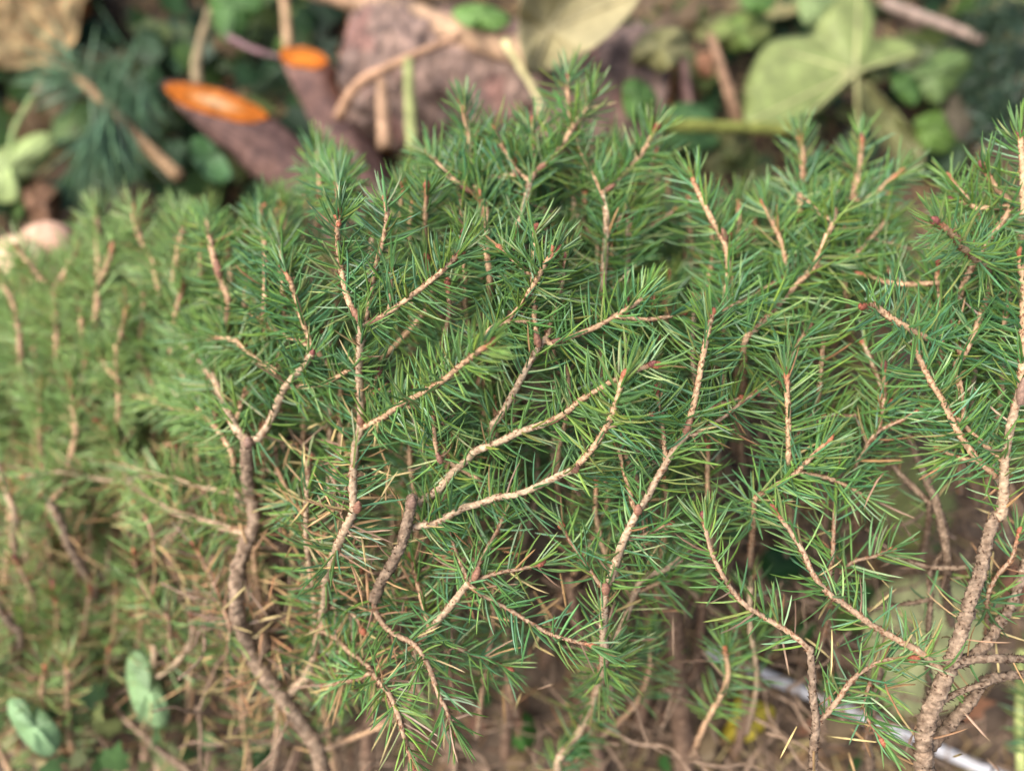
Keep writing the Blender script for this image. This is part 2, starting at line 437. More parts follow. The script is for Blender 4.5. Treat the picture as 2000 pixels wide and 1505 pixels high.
tr('n', 6, 5, 4, 0, (1835,553),(1823,553),(1759,555),(1719,547),(1685,535), ext=False)
tr('n', 7, 5, 6, 6, (1840,680),(1835,599),(1831,551),(1831,515))
tr('o', 6, 5, 16, 14, (1740,800),(1715,739),(1703,707),(1687,671))
tr('w', 6, 5, 10, 10, (1671,910),(1683,890),(1707,855),(1719,823),(1727,779),(1727,719))
tr('w', 5, 4, 12, 10, (1619,815),(1660,812),(1699,805),(1735,790))
tr('w', 5, 4, 10, 6, (1690,880),(1715,843),(1771,815),(1800,795))
tr('w', 6, 5, 6, 4, (1620,1132),(1626,1088),(1628,1048),(1630,1000),(1633,958),(1635,906))
tr('n', 7, 6, 2, 0, (1880,560),(1930,470),(1972,404),(1940,360),(1922,326))
tr('n', 6, 5, 6, 4, (1920,430),(1888,388),(1854,350))
tr('n', 7, 6, -2, -4, (1999,420),(1998,340),(1993,266), ext=False)
tr('n', 7, 5, 4, 2, (1960,640),(1968,580),(1965,520))
tr('n', 6, 5, 10, 8, (1600,760),(1605,700),(1610,650))
# right, low: brown wood and drooping twigs
tr('b', 21, 11, 4, 0, (1804,1510),(1804,1440),(1816,1392),(1836,1344),(1856,1296),(1872,1252),(1884,1212),(1896,1168),(1912,1124),(1924,1072),(1936,1030),(1954,990),(1960,950), ext=False, bud=0)
tr('b', 13, 9, 4, 10, (1860,1296),(1888,1288),(1928,1256),(1952,1216),(1976,1180),(1996,1120),(2010,1080), ext=False, bud=0)
tr('b', 9, 8, 2, 0, (1870,1290),(1888,1288),(1940,1286),(2010,1286), ext=False, bud=0)
tr('b', 15, 9, 8, 10, (1806,1470),(1816,1456),(1856,1412),(1896,1368),(1920,1332),(1960,1320),(2010,1314), ext=False, bud=0)
tr('b', 8, 6, 4, 4, (1826,1375),(1840,1368),(1880,1348),(1932,1332), ext=False, bud=0)
tr('w', 10, 6, 2, -2, (1850,1320),(1844,1312),(1824,1296),(1796,1272),(1760,1252),(1724,1232),(1692,1212),(1656,1184),(1616,1156),(1588,1120),(1568,1076),(1540,1032),(1514,998), ext=False)
tr('b', 10, 8, 2, 0, (1588,1510),(1590,1452),(1594,1404),(1588,1360),(1586,1312),(1582,1264), ext=False, bud=0)
tr('w', 8, 6, 0, -2, (1582,1270),(1560,1248),(1532,1228),(1492,1204),(1460,1184),(1436,1160),(1412,1124),(1392,1084),(1382,1048),(1373,1014), ext=False)
tr('w', 9, 4, 2, 2, (1594,1415),(1600,1408),(1632,1372),(1660,1332),(1688,1308),(1728,1288),(1776,1286), ext=False)
tr('b', 11, 8, 22, 20, (1850,1090),(1831,990),(1815,950),(1799,910),(1783,870),(1767,831),(1751,791), bud=0)
tr('b', 8, 6, 24, 24, (1815,985),(1803,970),(1759,926),(1719,878), bud=0)
tr('b', 7, 5, 24, 26, (1812,1290),(1814,1224),(1818,1168),(1816,1120),(1850,1060),(1840,1000), bud=0)
tr('b', 5, 4, 22, 26, (1815,1170),(1808,1172),(1760,1180),(1700,1188), ext=False, bud=0)
tr('b', 6, 4, 14, 22, (1918,1100),(1880,1108),(1824,1108),(1780,1096),(1732,1068),(1692,1032), ext=False, bud=0)
tr('w', 5, 4, 12, 8, (1640,1120),(1668,1096),(1708,1086),(1738,1074), ext=False)
tr('b', 9, 8, 40, 30, (1695,1440),(1700,1412),(1712,1352),(1720,1300), bud=0)
tr('w', 6, 4, 6, 2, (1930,1160),(1950,1120),(1975,1090),(1990,1040))
tr('w', 6, 4, 6, 2, (1700,1330),(1690,1390),(1720,1440))

COL = {'n': srgb(196, 164, 130), 'o': srgb(184, 162, 134), 'b': srgb(146, 128, 110), 'w': srgb(170, 144, 118)}
COL_TIP = srgb(182, 118, 86)
PEG = srgb(140, 104, 78)
GREENS = np.array([srgb(84, 128, 72), srgb(74, 122, 84), srgb(108, 142, 68), srgb(96, 134, 62), srgb(76, 116, 72), srgb(80, 124, 68)]) * np.array([1.42, 1.32, 1.18])
DEAD = np.array([srgb(192, 154, 106), srgb(172, 128, 92), srgb(200, 178, 122), srgb(160, 128, 106)])
NSP = {'n': 0.00029, 'o': 0.00046, 'b': 0.0075, 'w': 0.00054}

def shoot_needles(q, kind, length_k=1.0, deep=False, left=0.0, start=0.0, straw=0.0):
    """needle arrays for the twig along q"""
    seg = np.linalg.norm(np.diff(q, axis=0), axis=1); s = np.concatenate([[0], np.cumsum(seg)]); Lt = s[-1]
    T, N, B = frames(q)
    n = int(Lt * (1 - start) / (NSP[kind] * (1.2 if deep else 1.0) * rng.uniform(0.85, 1.25)))
    if n < 2: return None
    t = np.sort(rng.uniform(0.02, 1.0, n))
    if kind in 'nw':                      # a tuft closes the tip
        t = np.concatenate([t, rng.uniform(0.93, 1.0, 7)])
    ps = (start + t * (1 - start)) * Lt
    base = np.stack([np.interp(ps, s, q[:, k]) for k in range(3)], 1)
    fr = np.clip(np.searchsorted(s, ps), 0, len(q) - 1)
    Tn, Nn, Bn = T[fr], N[fr], B[fr]
    # most needles sit at the sides and the back; the side facing up is nearly bare, as on the real twigs
    face = nrm(0.75 * (CAM - base) / 0.2 + 0.25 * UP)
    th = rng.uniform(0, 2 * np.pi, (len(t), 4))
    cand = np.cos(th)[..., None] * Nn[:, None] + np.sin(th)[..., None] * Bn[:, None]
    cs = (cand * face[:, None]).sum(-1)
    w = np.where(cs > 0.45, 0.22 + 0.5 * left, np.where(cs > -0.6, 1.0, 0.35))
    tipk = np.clip((t - 0.9) / 0.1, 0, 1)
    w = w * (1 - tipk[:, None]) + tipk[:, None]
    w = w / w.sum(1, keepdims=True)
    pick = (w.cumsum(1) > rng.random((len(t), 1))).argmax(1)
    Rd = cand[np.arange(len(t)), pick]
    a0 = R(76) if kind != 'w' else R(66)
    ang = a0 + rng.normal(0, R(8), len(t)) * (1 + 1.2 * tipk) - (a0 - R(30)) * np.clip((t - 0.62) / 0.38, 0, 1) ** 1.5
    ang = np.clip(ang, R(8), R(115))
    L = 0.0105 * length_k * (1 + 0.13 * rng.standard_normal(len(t)).clip(-2, 2)) * (0.82 + 0.18 * np.sin(np.pi * np.clip(t, 0.05, 0.95)))
    W = 0.00027 * (1 + 0.12 * rng.standard_normal(len(t)).clip(-2, 2))
    bend = rng.normal(0.17, 0.10, len(t))
    g = GREENS[rng.integers(0, len(GREENS), len(t))] * rng.uniform(0.72, 1.3, (len(t), 1))
    g = g * rng.uniform(0.82, 1.18) * (1 + np.array([0.10, 0.02, -0.08]) * float(np.clip(rng.normal(0, 1), -1.2, 1.5)))
    g = g * (1 - 0.6 * left) + srgb(176, 202, 122) * rng.uniform(.8, 1.2, (len(t), 1)) * 0.6 * left  # left side: yellower green, with bright haze painted into the needle colour
    brown = rng.random(len(t)) < 0.10
    g[brown] = g[brown] * 0.6 + srgb(170, 150, 84) * 0.4
    g = g * (1 - 0.45 * tipk[:, None]) + srgb(126, 158, 84) * rng.uniform(.8, 1.2, (len(t), 1)) * 0.45 * tipk[:, None]
    pd = {'n': 0.01, 'o': 0.04, 'b': 0.4, 'w': 0.05}[kind]
    dead = rng.random(len(t)) < pd + straw
    g[dead] = DEAD[rng.integers(0, len(DEAD), dead.sum())]
    return base, Tn, Rd, ang, L, W, bend, g

def pegs(mb, q, r, col, per):
    """the little leaf cushions that make spruce twigs rough"""
    seg = np.linalg.norm(np.diff(q, axis=0), axis=1); s = np.concatenate([[0], np.cumsum(seg)])
    n = int(s[-1] / per)
    if n < 1: return
    T, N, B = frames(q)
    ps = np.sort(rng.uniform(0, s[-1], n)); fr = np.clip(np.searchsorted(s, ps), 0, len(q) - 1)
    base = np.stack([np.interp(ps, s, q[:, k]) for k in range(3)], 1)
    th = rng.uniform(0, 6.283, n)
    Rd = np.cos(th)[:, None] * N[fr] + np.sin(th)[:, None] * B[fr]
    rr = np.interp(ps, s, r)[:, None]
    S = np.cross(T[fr], Rd)
    a = base + Rd * rr * 0.8 - T[fr] * 0.0005
    w = 0.00034
    v = np.stack([a + S * w, a - S * w, a + T[fr] * 0.0004 + Rd * rr * 0.1, a + T[fr] * 0.00075 + Rd * (rr * 0.2 + rng.uniform(0.0003, 0.0008, (n, 1)))], 1)
    c = np.repeat((col * rng.uniform(0.6, 1.3, (n, 1)))[:, None], 4, 1)
    f = np.array([[0, 2, 3], [2, 1, 3], [1, 0, 3]])[None] + (np.arange(n) * 4)[:, None, None]
    mb.add(v.reshape(-1, 3), c.reshape(-1, 3), None, f.reshape(-1, 3))

def bud_mesh(p, axis, length, rad, col):
    """an egg-shaped bud of overlapping scales"""
    m = MB(); nr, ns = 13, 14
    ax = axis / np.linalg.norm(axis)
    a = np.cross(ax, [0.3, 0.5, 0.8]); a /= np.linalg.norm(a); b = np.cross(ax, a)
    v, c = [], []
    for i in range(nr):
        u = i / (nr - 1)
        prof = math.sin(math.pi * min(0.98, 0.12 + 0.86 * u) ** 0.85) ** 0.7
        for j in range(ns):
            th = 2 * math.pi * j / ns
            ph = (u * 4.2 + 0.5 * ((j // 2) % 2)) % 1.0
            rr = rad * prof * (0.86 + 0.26 * (1 - ph)) + random.uniform(-.03, .03) * rad
            v.append(p + ax * length * u + rr * (math.cos(th) * a + math.sin(th) * b))
            c.append(col * (0.62 + 0.6 * ph) * random.uniform(.85, 1.15))
    f = [[i * ns + j, i * ns + (j + 1) % ns, (i + 1) * ns + (j + 1) % ns, (i + 1) * ns + j] for i in range(nr - 1) for j in range(ns)]
    m.add(np.array(v), np.array(c), f)
    return m

BUDC = [srgb(156, 92, 72), srgb(172, 104, 78), srgb(140, 84, 78), srgb(182, 116, 84)]
shrub = empty('spruce_shrub', P(1180, 1480, gd(1480)))
tag(shrub, 'low dense green dwarf spruce shrub with tan twigs filling the picture', 'shrub')
O0 = np.array(shrub.location)

all_needles = []     # (pixel length, shoot object, vertices, colours)
def make_shoot(kind, r0, r1, path, bud, deep=False, left=0.0, lk=1.0, extn=0, skip=0):
    path = np.asarray(path)
    step = 0.00055 if not deep else 0.0011
    q, t = catmull(path, step)
    u = t / t[-1]
    mb = MB()
    dm = np.linalg.norm(path.mean(0) - CAM)
    r = (r0 * (1 - u) + r1 * u) * dm / FPX * {'b': 0.74, 'w': 0.64, 'o': 0.78, 'n': 0.78}[kind]
    if kind == 'b':
        r = r * (1 + 0.16 * (vnoise(t * 300 + 9 * random.random(), t * 0 + 3.3, 1.0, 41) - 0.5))
    base = COL[kind] * random.uniform(0.85, 1.12)
    cols = np.tile(base, (len(q), 1))
    if kind in 'nw':
        k = np.clip((u - 0.93) / 0.07, 0, 1)[:, None]
        cols = cols * (1 - k) + COL_TIP * k
    if extn:                               # older wood of the same twig, going down into the bush
        k = np.clip(1 - u / 0.35, 0, 1)[:, None]
        cols = cols * (1 - k) + COL['b'] * k
    tube(mb, q, r, cols, 6 if deep else (12 if kind == 'b' else 9), 0.13 if kind == 'b' else 0.11, 0.2)
    pegs(mb, q, r, (PEG if kind != 'b' else srgb(92, 72, 58)), 0.00035 if not deep else 0.0009)
    st = 0.0
    if skip:
        i0 = np.argmin(np.linalg.norm(q - path[skip], axis=1)); st = float(u[i0])
    pm = path.mean(0) - CAM; zx = pm @ FWD; pxm, pym = pm @ RIGHT / zx * FPX + 1000, 752.5 - pm @ UPV / zx * FPX
    straw = 0.28 if (pxm < 640 and pym > 980) else (0.10 if (pxm < 760 and pym > 880) else 0.0)   # the old, dying side of the bush
    nd = shoot_needles(q, kind, lk, deep, left, st, straw)
    return mb, q, r, nd

def finish_shoot(name, kind, mb, q, r, nd, bud, deep=False, collect=True):
    o = mb.build(name, M_bark if kind == 'b' else M_twig, shrub, True, origin=q[0])
    if nd is not None:
        rings = 4 if deep else 6
        v, c = needle_block(*nd, rings=rings)
        if collect:
            a, b = v[:, 0], v[:, -1]
            pa = (a - CAM); pb = (b - CAM)
            def px(p):
                z = p @ FWD
                return np.stack([p @ RIGHT / z * FPX + 1000, 752.5 - p @ UPV / z * FPX], 1)
            xa, xb = px(pa), px(pb)
            plen = np.linalg.norm(xa - xb, axis=1)
            inside = (xb[:, 0] > 20) & (xb[:, 0] < 1980) & (xb[:, 1] > 20) & (xb[:, 1] < 1485)
            all_needles.append([o, v, c, plen * inside])
        else:
            m2 = MB(); add_needles(m2, v, c, rings)
            x = m2.build('needles', M_needle, o, False, origin=q[0]); x['kind'] = 'stuff'
    Tt = nrm(q[-1] - q[-4])
    if bud:
        for i in range(bud):
            ax = Tt + (0.8 * rng.standard_normal(3) if i else 0.15 * rng.standard_normal(3))
            p = q[-1] - Tt * (0.0002 if i == 0 else random.uniform(0.0008, 0.0025)) + (nrm(ax) * r[-1] * 0.5 if i else 0)
            bl = random.uniform(0.0018, 0.0028) * (0.8 if i else 1.0)
            bud_mesh(p, ax, bl, bl * 0.36, random.choice(BUDC)).build('bud', M_bud, o, True, origin=p)
    return o

sr = random.Random(12)
for kind, r0, r1, o0, o1, pts, ext, bud in list(T_):
    if kind in 'no' and len(pts) >= 5 and sr.random() < 0.75:
        i = sr.randint(1, len(pts) - 3)
        (xa, ya), (xb, yb) = pts[i], pts[i + 1]
        a = math.atan2(yb - ya, xb - xa) + sr.choice([-1, 1]) * R(sr.uniform(32, 58)); l = sr.uniform(70, 150); bend = sr.uniform(-.25, .25)
        k = i / (len(pts) - 1); oo = (o0 * (1 - k) + o1 * k) * 1000
        p1 = (xa + math.cos(a) * l * .5, ya + math.sin(a) * l * .5); p2 = (xa + math.cos(a + bend) * l, ya + math.sin(a + bend) * l)
        T_.append(('n', 6, 4.5, oo / 1000, (oo + sr.uniform(2, 9)) / 1000, ((xa, ya), p1, p2), False, 1))
for kind, r0, r1, o0, o1, pts, ext, bud in T_:
    nP = len(pts)
    L = []
    for i, (x, y) in enumerate(pts):
        k = i / (nP - 1)
        L.append(P(x, y, D(x, y) + o0 * (1 - k) + o1 * k + random.uniform(-.0006, .0006)))
    if ext:
        x, y = pts[0]; d = D(x, y) + o0
        L = [P(x + random.uniform(-25, 25) + (12 if x < 900 else -8), y + 130, d + 0.035), P(x + random.uniform(-6, 6), y + 55, d + 0.012)] + L
    left = float(np.clip((520 - np.mean([p[0] for p in pts])) / 300, 0, 1))
    mb, q, r, nd = make_shoot(kind, r0, r1, L, bud, left=left, extn=ext, skip=1 if ext else 0)
    finish_shoot('branch' if kind == 'b' else 'shoot', kind, mb, q, r, nd, bud)

# swollen, scaly bud sheaths left at the feet of the forks
for x, y, dx, dy, ln, rd, off in [(703,628,-14,-26,38,11,-.3),(1053,678,-6,-26,40,10,3),(1072,826,36,-20,40,10,-.5),(1337,846,16,-36,44,11,-.5),(1122,922,4,-12,24,11,-3),
                                  (862,904,-8,-20,26,9,-1),(704,830,0,-28,26,11,-.5),(822,770,18,-12,22,8,-4),(724,632,22,-10,30,8,0),(1078,668,24,-6,30,8,3),(802,992,5,-26,30,14,-1),
                                  (1418,470,-6,-20,30,9,3),(1590,520,12,-22,28,9,1),(1183,1160,0,-28,30,12,0),(1245,1004,2,-20,24,12,-1),(925,1132,10,-22,34,11,0),(696,1000,4,-16,28,12,-1),
                                  (1050,332,16,-12,30,9,12),(922,376,-18,-10,30,8,12),(1184,372,14,-10,24,7,11),(1014,344,-10,-10,20,7,13),(430,540,-6,-26,40,12,2),(1994,790,4,-40,60,14,-3),(485,872,0,-14,24,14,0)]:
    d = D(x, y) + off / 1000
    p = P(x, y, d); ax = P(x + dx, y + dy, d - 0.0006) - p
    bud_mesh(p, ax, ln * 0.9 * d / FPX, rd * 0.72 * d / FPX, (srgb(138, 110, 94) if rd >= 14 else random.choice([srgb(142, 102, 82), srgb(150, 108, 86), srgb(134, 96, 80)]))).build('bud_sheath', M_bud, shrub, True, origin=p)

# ------------------------------------------------------------------ the rest of the bush behind and below them
TOPX = [-60,0,100,150,250,400,500,580,680,750,850,900,1000,1100,1180,1250,1300,1400,1500,1560,1700,1800,1850,1900,2000,2060]
TOPY = [470,480,470,420,385,375,375,330,300,285,275,250,250,250,240,275,285,350,335,310,320,345,360,300,280,280]
def density(x, y):
    """how full of green the bush is at this spot"""
    if y < np.interp(x, TOPX, TOPY) + 35: return 0
    if x < 480: return 1.0 if y < 930 else 0.4
    if x < 600: return 0.9 if y < 850 else 0.1
    if x < 1330: return 1.0 if y < 480 else (0.5 if y < 930 else (0.3 if y < 1100 else 0.16))
    if x < 1500: return 1.0 if y < 660 else 0.1
    if x < 1850: return 1.0 if y < 540 else 0.02
    return 1.0 if y < 880 else 0.12
made, stuff_w, stuff_n = 0, MB(), MB()
tries = 0
while made < 470 and tries < 6000:
    tries += 1
    x, y = rng.uniform(-60, 2060), rng.uniform(200, 1300)
    if rng.random() > density(x, y) or rng.random() > density(x, y + 150) + 0.12: continue
    near_set = made < 110
    d = D(x, y) + (rng.uniform(0.012, 0.034) if near_set else rng.uniform(0.025, 0.065))
    d = min(d, gd(y) - 0.035)
    lp = rng.uniform(150, 280)
    a = rng.normal(0, R(24))
    dx, dy = math.sin(a) * lp, math.cos(a) * lp
    sl = rng.uniform(-0.010, 0.006)
    cx = rng.uniform(-20, 20)
    pts = [P(x - dx * 0.9, y + dy * 1.5, d + 0.03), P(x - dx * 0.3 - cx, y + dy, d + 0.008), P(x + cx * .3, y + dy * 0.45, d), P(x, y, d + sl)]
    left = float(np.clip((520 - x) / 300, 0, 1))
    mb, q, r, nd = make_shoot('n' if rng.random() < 0.8 else 'o', 7.5, 5.5, pts, 1, deep=True, left=left, extn=1, skip=1)
    if near_set:
        finish_shoot('shoot', 'n', mb, q, r, nd, 1, deep=True, collect=False)
    else:
        stuff_w.add(np.concatenate(mb.v), np.concatenate(mb.c), np.concatenate(mb.f4), np.concatenate(mb.f3))
        if nd is not None:
            v, c = needle_block(*nd, rings=4); add_needles(stuff_n, v, c, 4)
    made += 1
o = stuff_w.build('inner_twigs', M_twig, shrub, True, origin=O0); o['kind'] = 'stuff'
x_ = stuff_n.build('needles', M_needle, o, False, origin=O0); x_['kind'] = 'stuff'

# the 300 needles that show largest are pieces of their own, the rest of each shoot's needles one part
allp = np.concatenate([a[3] for a in all_needles])
cut = np.sort(allp)[-300]
for o, v, c, pl in all_needles:
    org = world_loc(o)
    big = pl >= cut
    for i in np.nonzero(big)[0]:
        m2 = MB(); add_needles(m2, v[i:i + 1], c[i:i + 1], 6)
        m2.build('needle', M_needle, o, False, origin=v[i, 0])
    if (~big).any():
        m2 = MB(); add_needles(m2, v[~big], c[~big], 6)
        x = m2.build('needles', M_needle, o, False, origin=org); x['kind'] = 'stuff'

# bare brown stems in the shade below, down to the ground
for x0, y0, x1, y1, r0, r1 in [(1334,1520,1318,1150,22,18),(1180,1520,1100,1130,13,9),(560,1520,640,1150,12,8),(720,1520,700,1120,14,9),(880,1500,820,1050,13,9),(1000,1480,960,1000,12,8),(1450,1480,1400,960,11,8),
                               (1250,1420,1290,900,14,9),(640,1430,560,1000,12,8),(300,1500,240,1130,13,9),(420,1420,330,1000,12,8),(100,1420,150,1000,12,8),(1060,1300,1150,850,13,8),(780,1250,760,820,12,8),(1650,1300,1600,880,10,7),
                               (1335,1350,1400,1130,12,7),(1330,1320,1260,1180,12,7)]:
    d0 = gd(y0) - 0.002; d1 = D(x1, y1) + 0.035
    L = [P(x0 + (x1 - x0) * k + random.uniform(-18, 18), y0 + (y1 - y0) * k, d0 + (d1 - d0) * k) for k in np.linspace(0, 1, 6)]
    q, t = catmull(L, 0.0016); u = t / t[-1]
    mb = MB(); rr = (r0 * (1 - u) + r1 * u) * 0.27 / FPX
    tube(mb, q, rr, srgb(144, 120, 102) * random.uniform(.8, 1.15), 10, 0.08, 0.14)
    pegs(mb, q, rr, srgb(96, 76, 62), 0.0012)
    mb.build('branch', M_bark, shrub, True, origin=q[0])

# dead side twigs in the shade (too many and too fine to pick apart)
mb = MB()
for i in range(620):
    x, y = rng.uniform(380, 1980), rng.uniform(900, 1520)
    d = min(rng.uniform(0.255, 0.34), gd(y) - 0.006)
    a = rng.uniform(0, 2 * np.pi); l = rng.uniform(0.008, 0.03)
    p = P(x, y, d); dr = nrm(np.array([math.cos(a), math.sin(a), rng.normal(0.1, .5)]))
    sd = nrm(np.cross(dr, rng.standard_normal(3)))
    q, t = catmull([p, p + dr * l * .35 + sd * l * .06, p + dr * l * .7 - sd * l * .04, p + dr * l + sd * l * .12], 0.003)
    tube(mb, q, np.linspace(0.0007, 0.0003, len(q)) * rng.uniform(.4, 1.2), srgb(150, 130, 112) * rng.uniform(.6, 1.25), 5, .1, .15)
o = mb.build('dead_twigs', M_bark, shrub, True, origin=O0); o['kind'] = 'stuff'

# loose tan needles caught among the twigs and lying on the ground
mb = MB()
for (n_, xr, yr, dlo, dhi) in [(260, (480, 800), (820, 1350), 0.0, 0.02), (130, (700, 1330), (800, 1420), 0.006, 0.04), (60, (1480, 2000), (900, 1480), 0.0, 0.03), (240, (0, 520), (950, 1480), 0.0, 0.03)]:
    x = rng.uniform(*xr, n_); y = rng.uniform(*yr, n_)
    b = np.array([P(a_, b_, D(a_, b_) + rng.uniform(dlo, dhi)) for a_, b_ in zip(x, y)])
    Tn = nrm(rng.standard_normal((n_, 3)) * [1, 1, .6]); Rn = nrm(np.cross(Tn, rng.standard_normal((n_, 3))))
    v, c = needle_block(b, Tn, Rn, np.full(n_, .3), 0.0105 * rng.uniform(.7, 1.15, n_), np.full(n_, .00033), rng.normal(.1, .12, n_), DEAD[rng.integers(0, 4, n_)] * rng.uniform(.7, 1.15, (n_, 1)), 4)
    add_needles(mb, v, c, 4)
o = mb.build('fallen_needles', M_litter, None, False)
tag(o, 'loose tan dead needles caught among the lower twigs', 'needles', None, 'stuff')
mb = MB(); n_ = 16000
x = rng.uniform(-.38, .38, n_); y = rng.uniform(-0.05, 0.5, n_)
zz = 0.02 * (vnoise(x, y, .09, 1) - .6) + .008 * (vnoise(x, y, .03, 2) - .5) + 0.002
Tn = nrm(rng.standard_normal((n_, 3)) * [1, 1, .15]); Rn = nrm(np.cross(Tn, UP))
v, c = needle_block(np.stack([x, y, zz], 1), Tn, Rn, np.full(n_, .1), 0.012 * rng.uniform(.7, 1.5, n_), np.full(n_, .0005), rng.normal(0, .12, n_), DEAD[rng.integers(0, 4, n_)] * rng.uniform(.35, .9, (n_, 1)), 4)
add_needles(mb, v, c, 4)
o = mb.build('needle_litter', M_litter, None, False)
tag(o, 'brown needle litter lying on the soil', 'litter', None, 'stuff')

# ------------------------------------------------------------------ leaves
def leaf(name, label, outline, centre, h, col, k=1.0, cup=0.004, wave=0.0025, veins=(), mat_=None, petiole=None, group=None, col2=None, lift=0.0, dd=None, cat='leaf', vcol=None):
    """a real leaf: outline around its vein centre, lying at height h; k = 1 flat on the ground, 0 facing up the view"""
    O = np.array(outline, float); c = np.array(centre, float); h = h * 0.6; dull = lambda q_: (np.array(q_) * .78 + np.array([.3, .36, .18]) * float(np.mean(q_)) * .62) * .80; col = dull(col); col2 = None if col2 is None else dull(col2); cup *= 0.75; wave *= 0.75
    m = 5; pts = []
    for i in range(len(O)):                # rounded outline
        a, b = O[i], O[(i + 1) % len(O)]
        for s in np.linspace(0, 1, m, endpoint=False): pts.append(a + (b - a) * s)
    pts = np.array(pts); pts = (np.roll(pts, 2, 0) + np.roll(pts, 1, 0) + pts + np.roll(pts, -1, 0) + np.roll(pts, -2, 0)) / 5
    n = len(pts); rings = 7
    d0 = gd(c[1], h) if dd is None else dd
    size = np.abs(O - c).max()
    ph = random.uniform(0, 6)
    def pos(p, r, th):
        g = gd(p[1], h) - gd(c[1], h)
        d = d0 + k * g + cup * r * r + wave * r * math.sin(3 * th + ph) + 0.5 * wave * r * math.sin(7 * th + ph * 2) - lift * (p[1] - c[1]) / max(size, 1)
        return P(p[0], p[1], d)
    top, cc = [pos(c, 0, 0)], [np.array(col) * 0.95]
    for i in range(1, rings + 1):
        r = i / rings
        for p in pts:
            pp = c + (p - c) * r
            th = math.atan2(p[1] - c[1], p[0] - c[0])
            top.append(pos(pp, r, th))
            t = 0.5 + 0.5 * math.sin(2 * th + ph)
            cc.append((np.array(col) * (1 - t * .5) + (np.array(col2) if col2 is not None else np.array(col)) * t * .5) * random.uniform(.93, 1.07))
    top = np.array(top); cc = np.array(cc)
    nrmv = nrm(np.cross(top[1 + (rings - 1) * n + n // 3] - top[0], top[1 + (rings - 1) * n] - top[0]))
    if nrmv @ (CAM - top[0]) < 0: nrmv = -nrmv
    bot = top - nrmv * 0.0004
    f3 = [[0, 1 + (j + 1) % n, 1 + j] for j in range(n)]
    f4 = [[1 + i * n + j, 1 + i * n + (j + 1) % n, 1 + (i + 1) * n + (j + 1) % n, 1 + (i + 1) * n + j] for i in range(rings - 1) for j in range(n)]
    N_ = len(top); e = 1 + (rings - 1) * n
    f3b = [[N_ + a, N_ + c_, N_ + b] for a, b, c_ in f3]
    f4b = [[N_ + a for a in q[::-1]] for q in f4]
    rim = [[e + j, e + (j + 1) % n, N_ + e + (j + 1) % n, N_ + e + j] for j in range(n)]
    mb = MB(); mb.add(np.vstack([top, bot]), np.vstack([cc, cc]), f4 + f4b + rim, f3 + f3b)
    o = mb.build(name, mat_ or M_leaf, None, True, origin=top[0])
    tag(o, label, cat, group)
    vc = vcol if vcol is not None else np.clip(np.array(col) * 1.25 + .03, 0, .8)
    for vx, vy in veins:
        p1 = np.array([vx, vy], float); L = []
        rr = np.linalg.norm(p1 - c) / max(np.linalg.norm(O - c, axis=1)[np.argmin(np.linalg.norm(O - p1, axis=1))], 1)
        th = math.atan2(p1[1] - c[1], p1[0] - c[0])
        for s in np.linspace(0, 1, 6): L.append(pos(c + (p1 - c) * s, rr * s, th) + nrmv * 0.0003)
        q, t = catmull(L, 0.004); m2 = MB(); tube(m2, q, np.linspace(0.0009, 0.0003, len(q)), vc, 6, .03, .05)
        m2.build('vein', mat_ or M_leaf, o, True, origin=q[0])
    if petiole:
        L = [top[0]] + [P(x, y, d0 + dz) for x, y, dz in petiole]
        q, t = catmull(L, 0.004); m2 = MB(); tube(m2, q, np.linspace(0.0008, 0.0011, len(q)), vc, 7, .04, .06)
        m2.build('petiole', mat_ or M_leaf, o, True, origin=q[0])
    return o

PALE = srgb(166, 180, 110)
leaf('maple_leaf', 'big pale green lobed leaf with radiating veins among the dead leaves behind the shrub',
     [(1680,150),(1640,185),(1610,212),(1575,240),(1520,248),(1470,250),(1450,235),(1456,190),(1452,168),(1478,110),(1505,78),(1550,72),(1590,66),(1600,40),(1640,-10),(1672,-40),(1700,-10),(1712,40),(1702,80),(1735,72),(1790,80),(1815,100),(1780,118),(1730,130),(1695,140)],
     (1671, 140), 0.075, PALE, 0.35, 0.006, 0.004, [(1462,238),(1500,90),(1678,-30),(1560,240),(1800,98),(1570,150)], petiole=[(1674,200,.004),(1676,270,.012)], col2=srgb(150,170,90), vcol=srgb(196,196,140))
leaf('fallen_leaf', 'pale sage green leaf tip standing behind the big lobed leaf', [(1552,-30),(1556,25),(1575,55),(1600,62),(1630,50),(1645,20),(1650,-30)], (1600, 10), 0.06, srgb(150,176,112), 0.2, 0.006, veins=[(1590,58)])
leaf('fallen_leaf', 'olive drooping leaf folded below the big lobed leaf', [(1682,150),(1712,178),(1760,226),(1808,300),(1800,330),(1760,322),(1718,280),(1690,230),(1676,190)], (1735, 240), 0.05, srgb(142,146,92), 0.1, -0.008, 0.004, [(1800,325),(1690,170)], col2=srgb(170,160,110))
leaf('fallen_leaf', 'grey green leaf right of the vein centre of the big lobed leaf', [(1700,100),(1750,78),(1810,85),(1850,110),(1830,140),(1780,150),(1730,140)], (1770, 115), 0.04, srgb(134,144,106), 0.4, 0.004, veins=[(1835,118)], col2=srgb(150,140,116))
leaf('fallen_leaf', 'bright green pointed leaf near the dark conifer at the top edge', [(1752,155),(1790,128),(1820,105),(1860,92),(1905,108),(1900,150),(1865,168),(1840,205),(1815,200),(1790,176)], (1830, 145), 0.06, srgb(118,148,82), 0.3, 0.006, veins=[(1898,112),(1765,156)])
leaf('fallen_leaf', 'grey brown withered leaf hanging under the bright pointed leaf', [(1835,170),(1880,160),(1905,195),(1900,260),(1880,300),(1850,280),(1830,230)], (1865, 220), 0.04, srgb(118,106,92), 0.2, 0.006, mat_=M_dry)
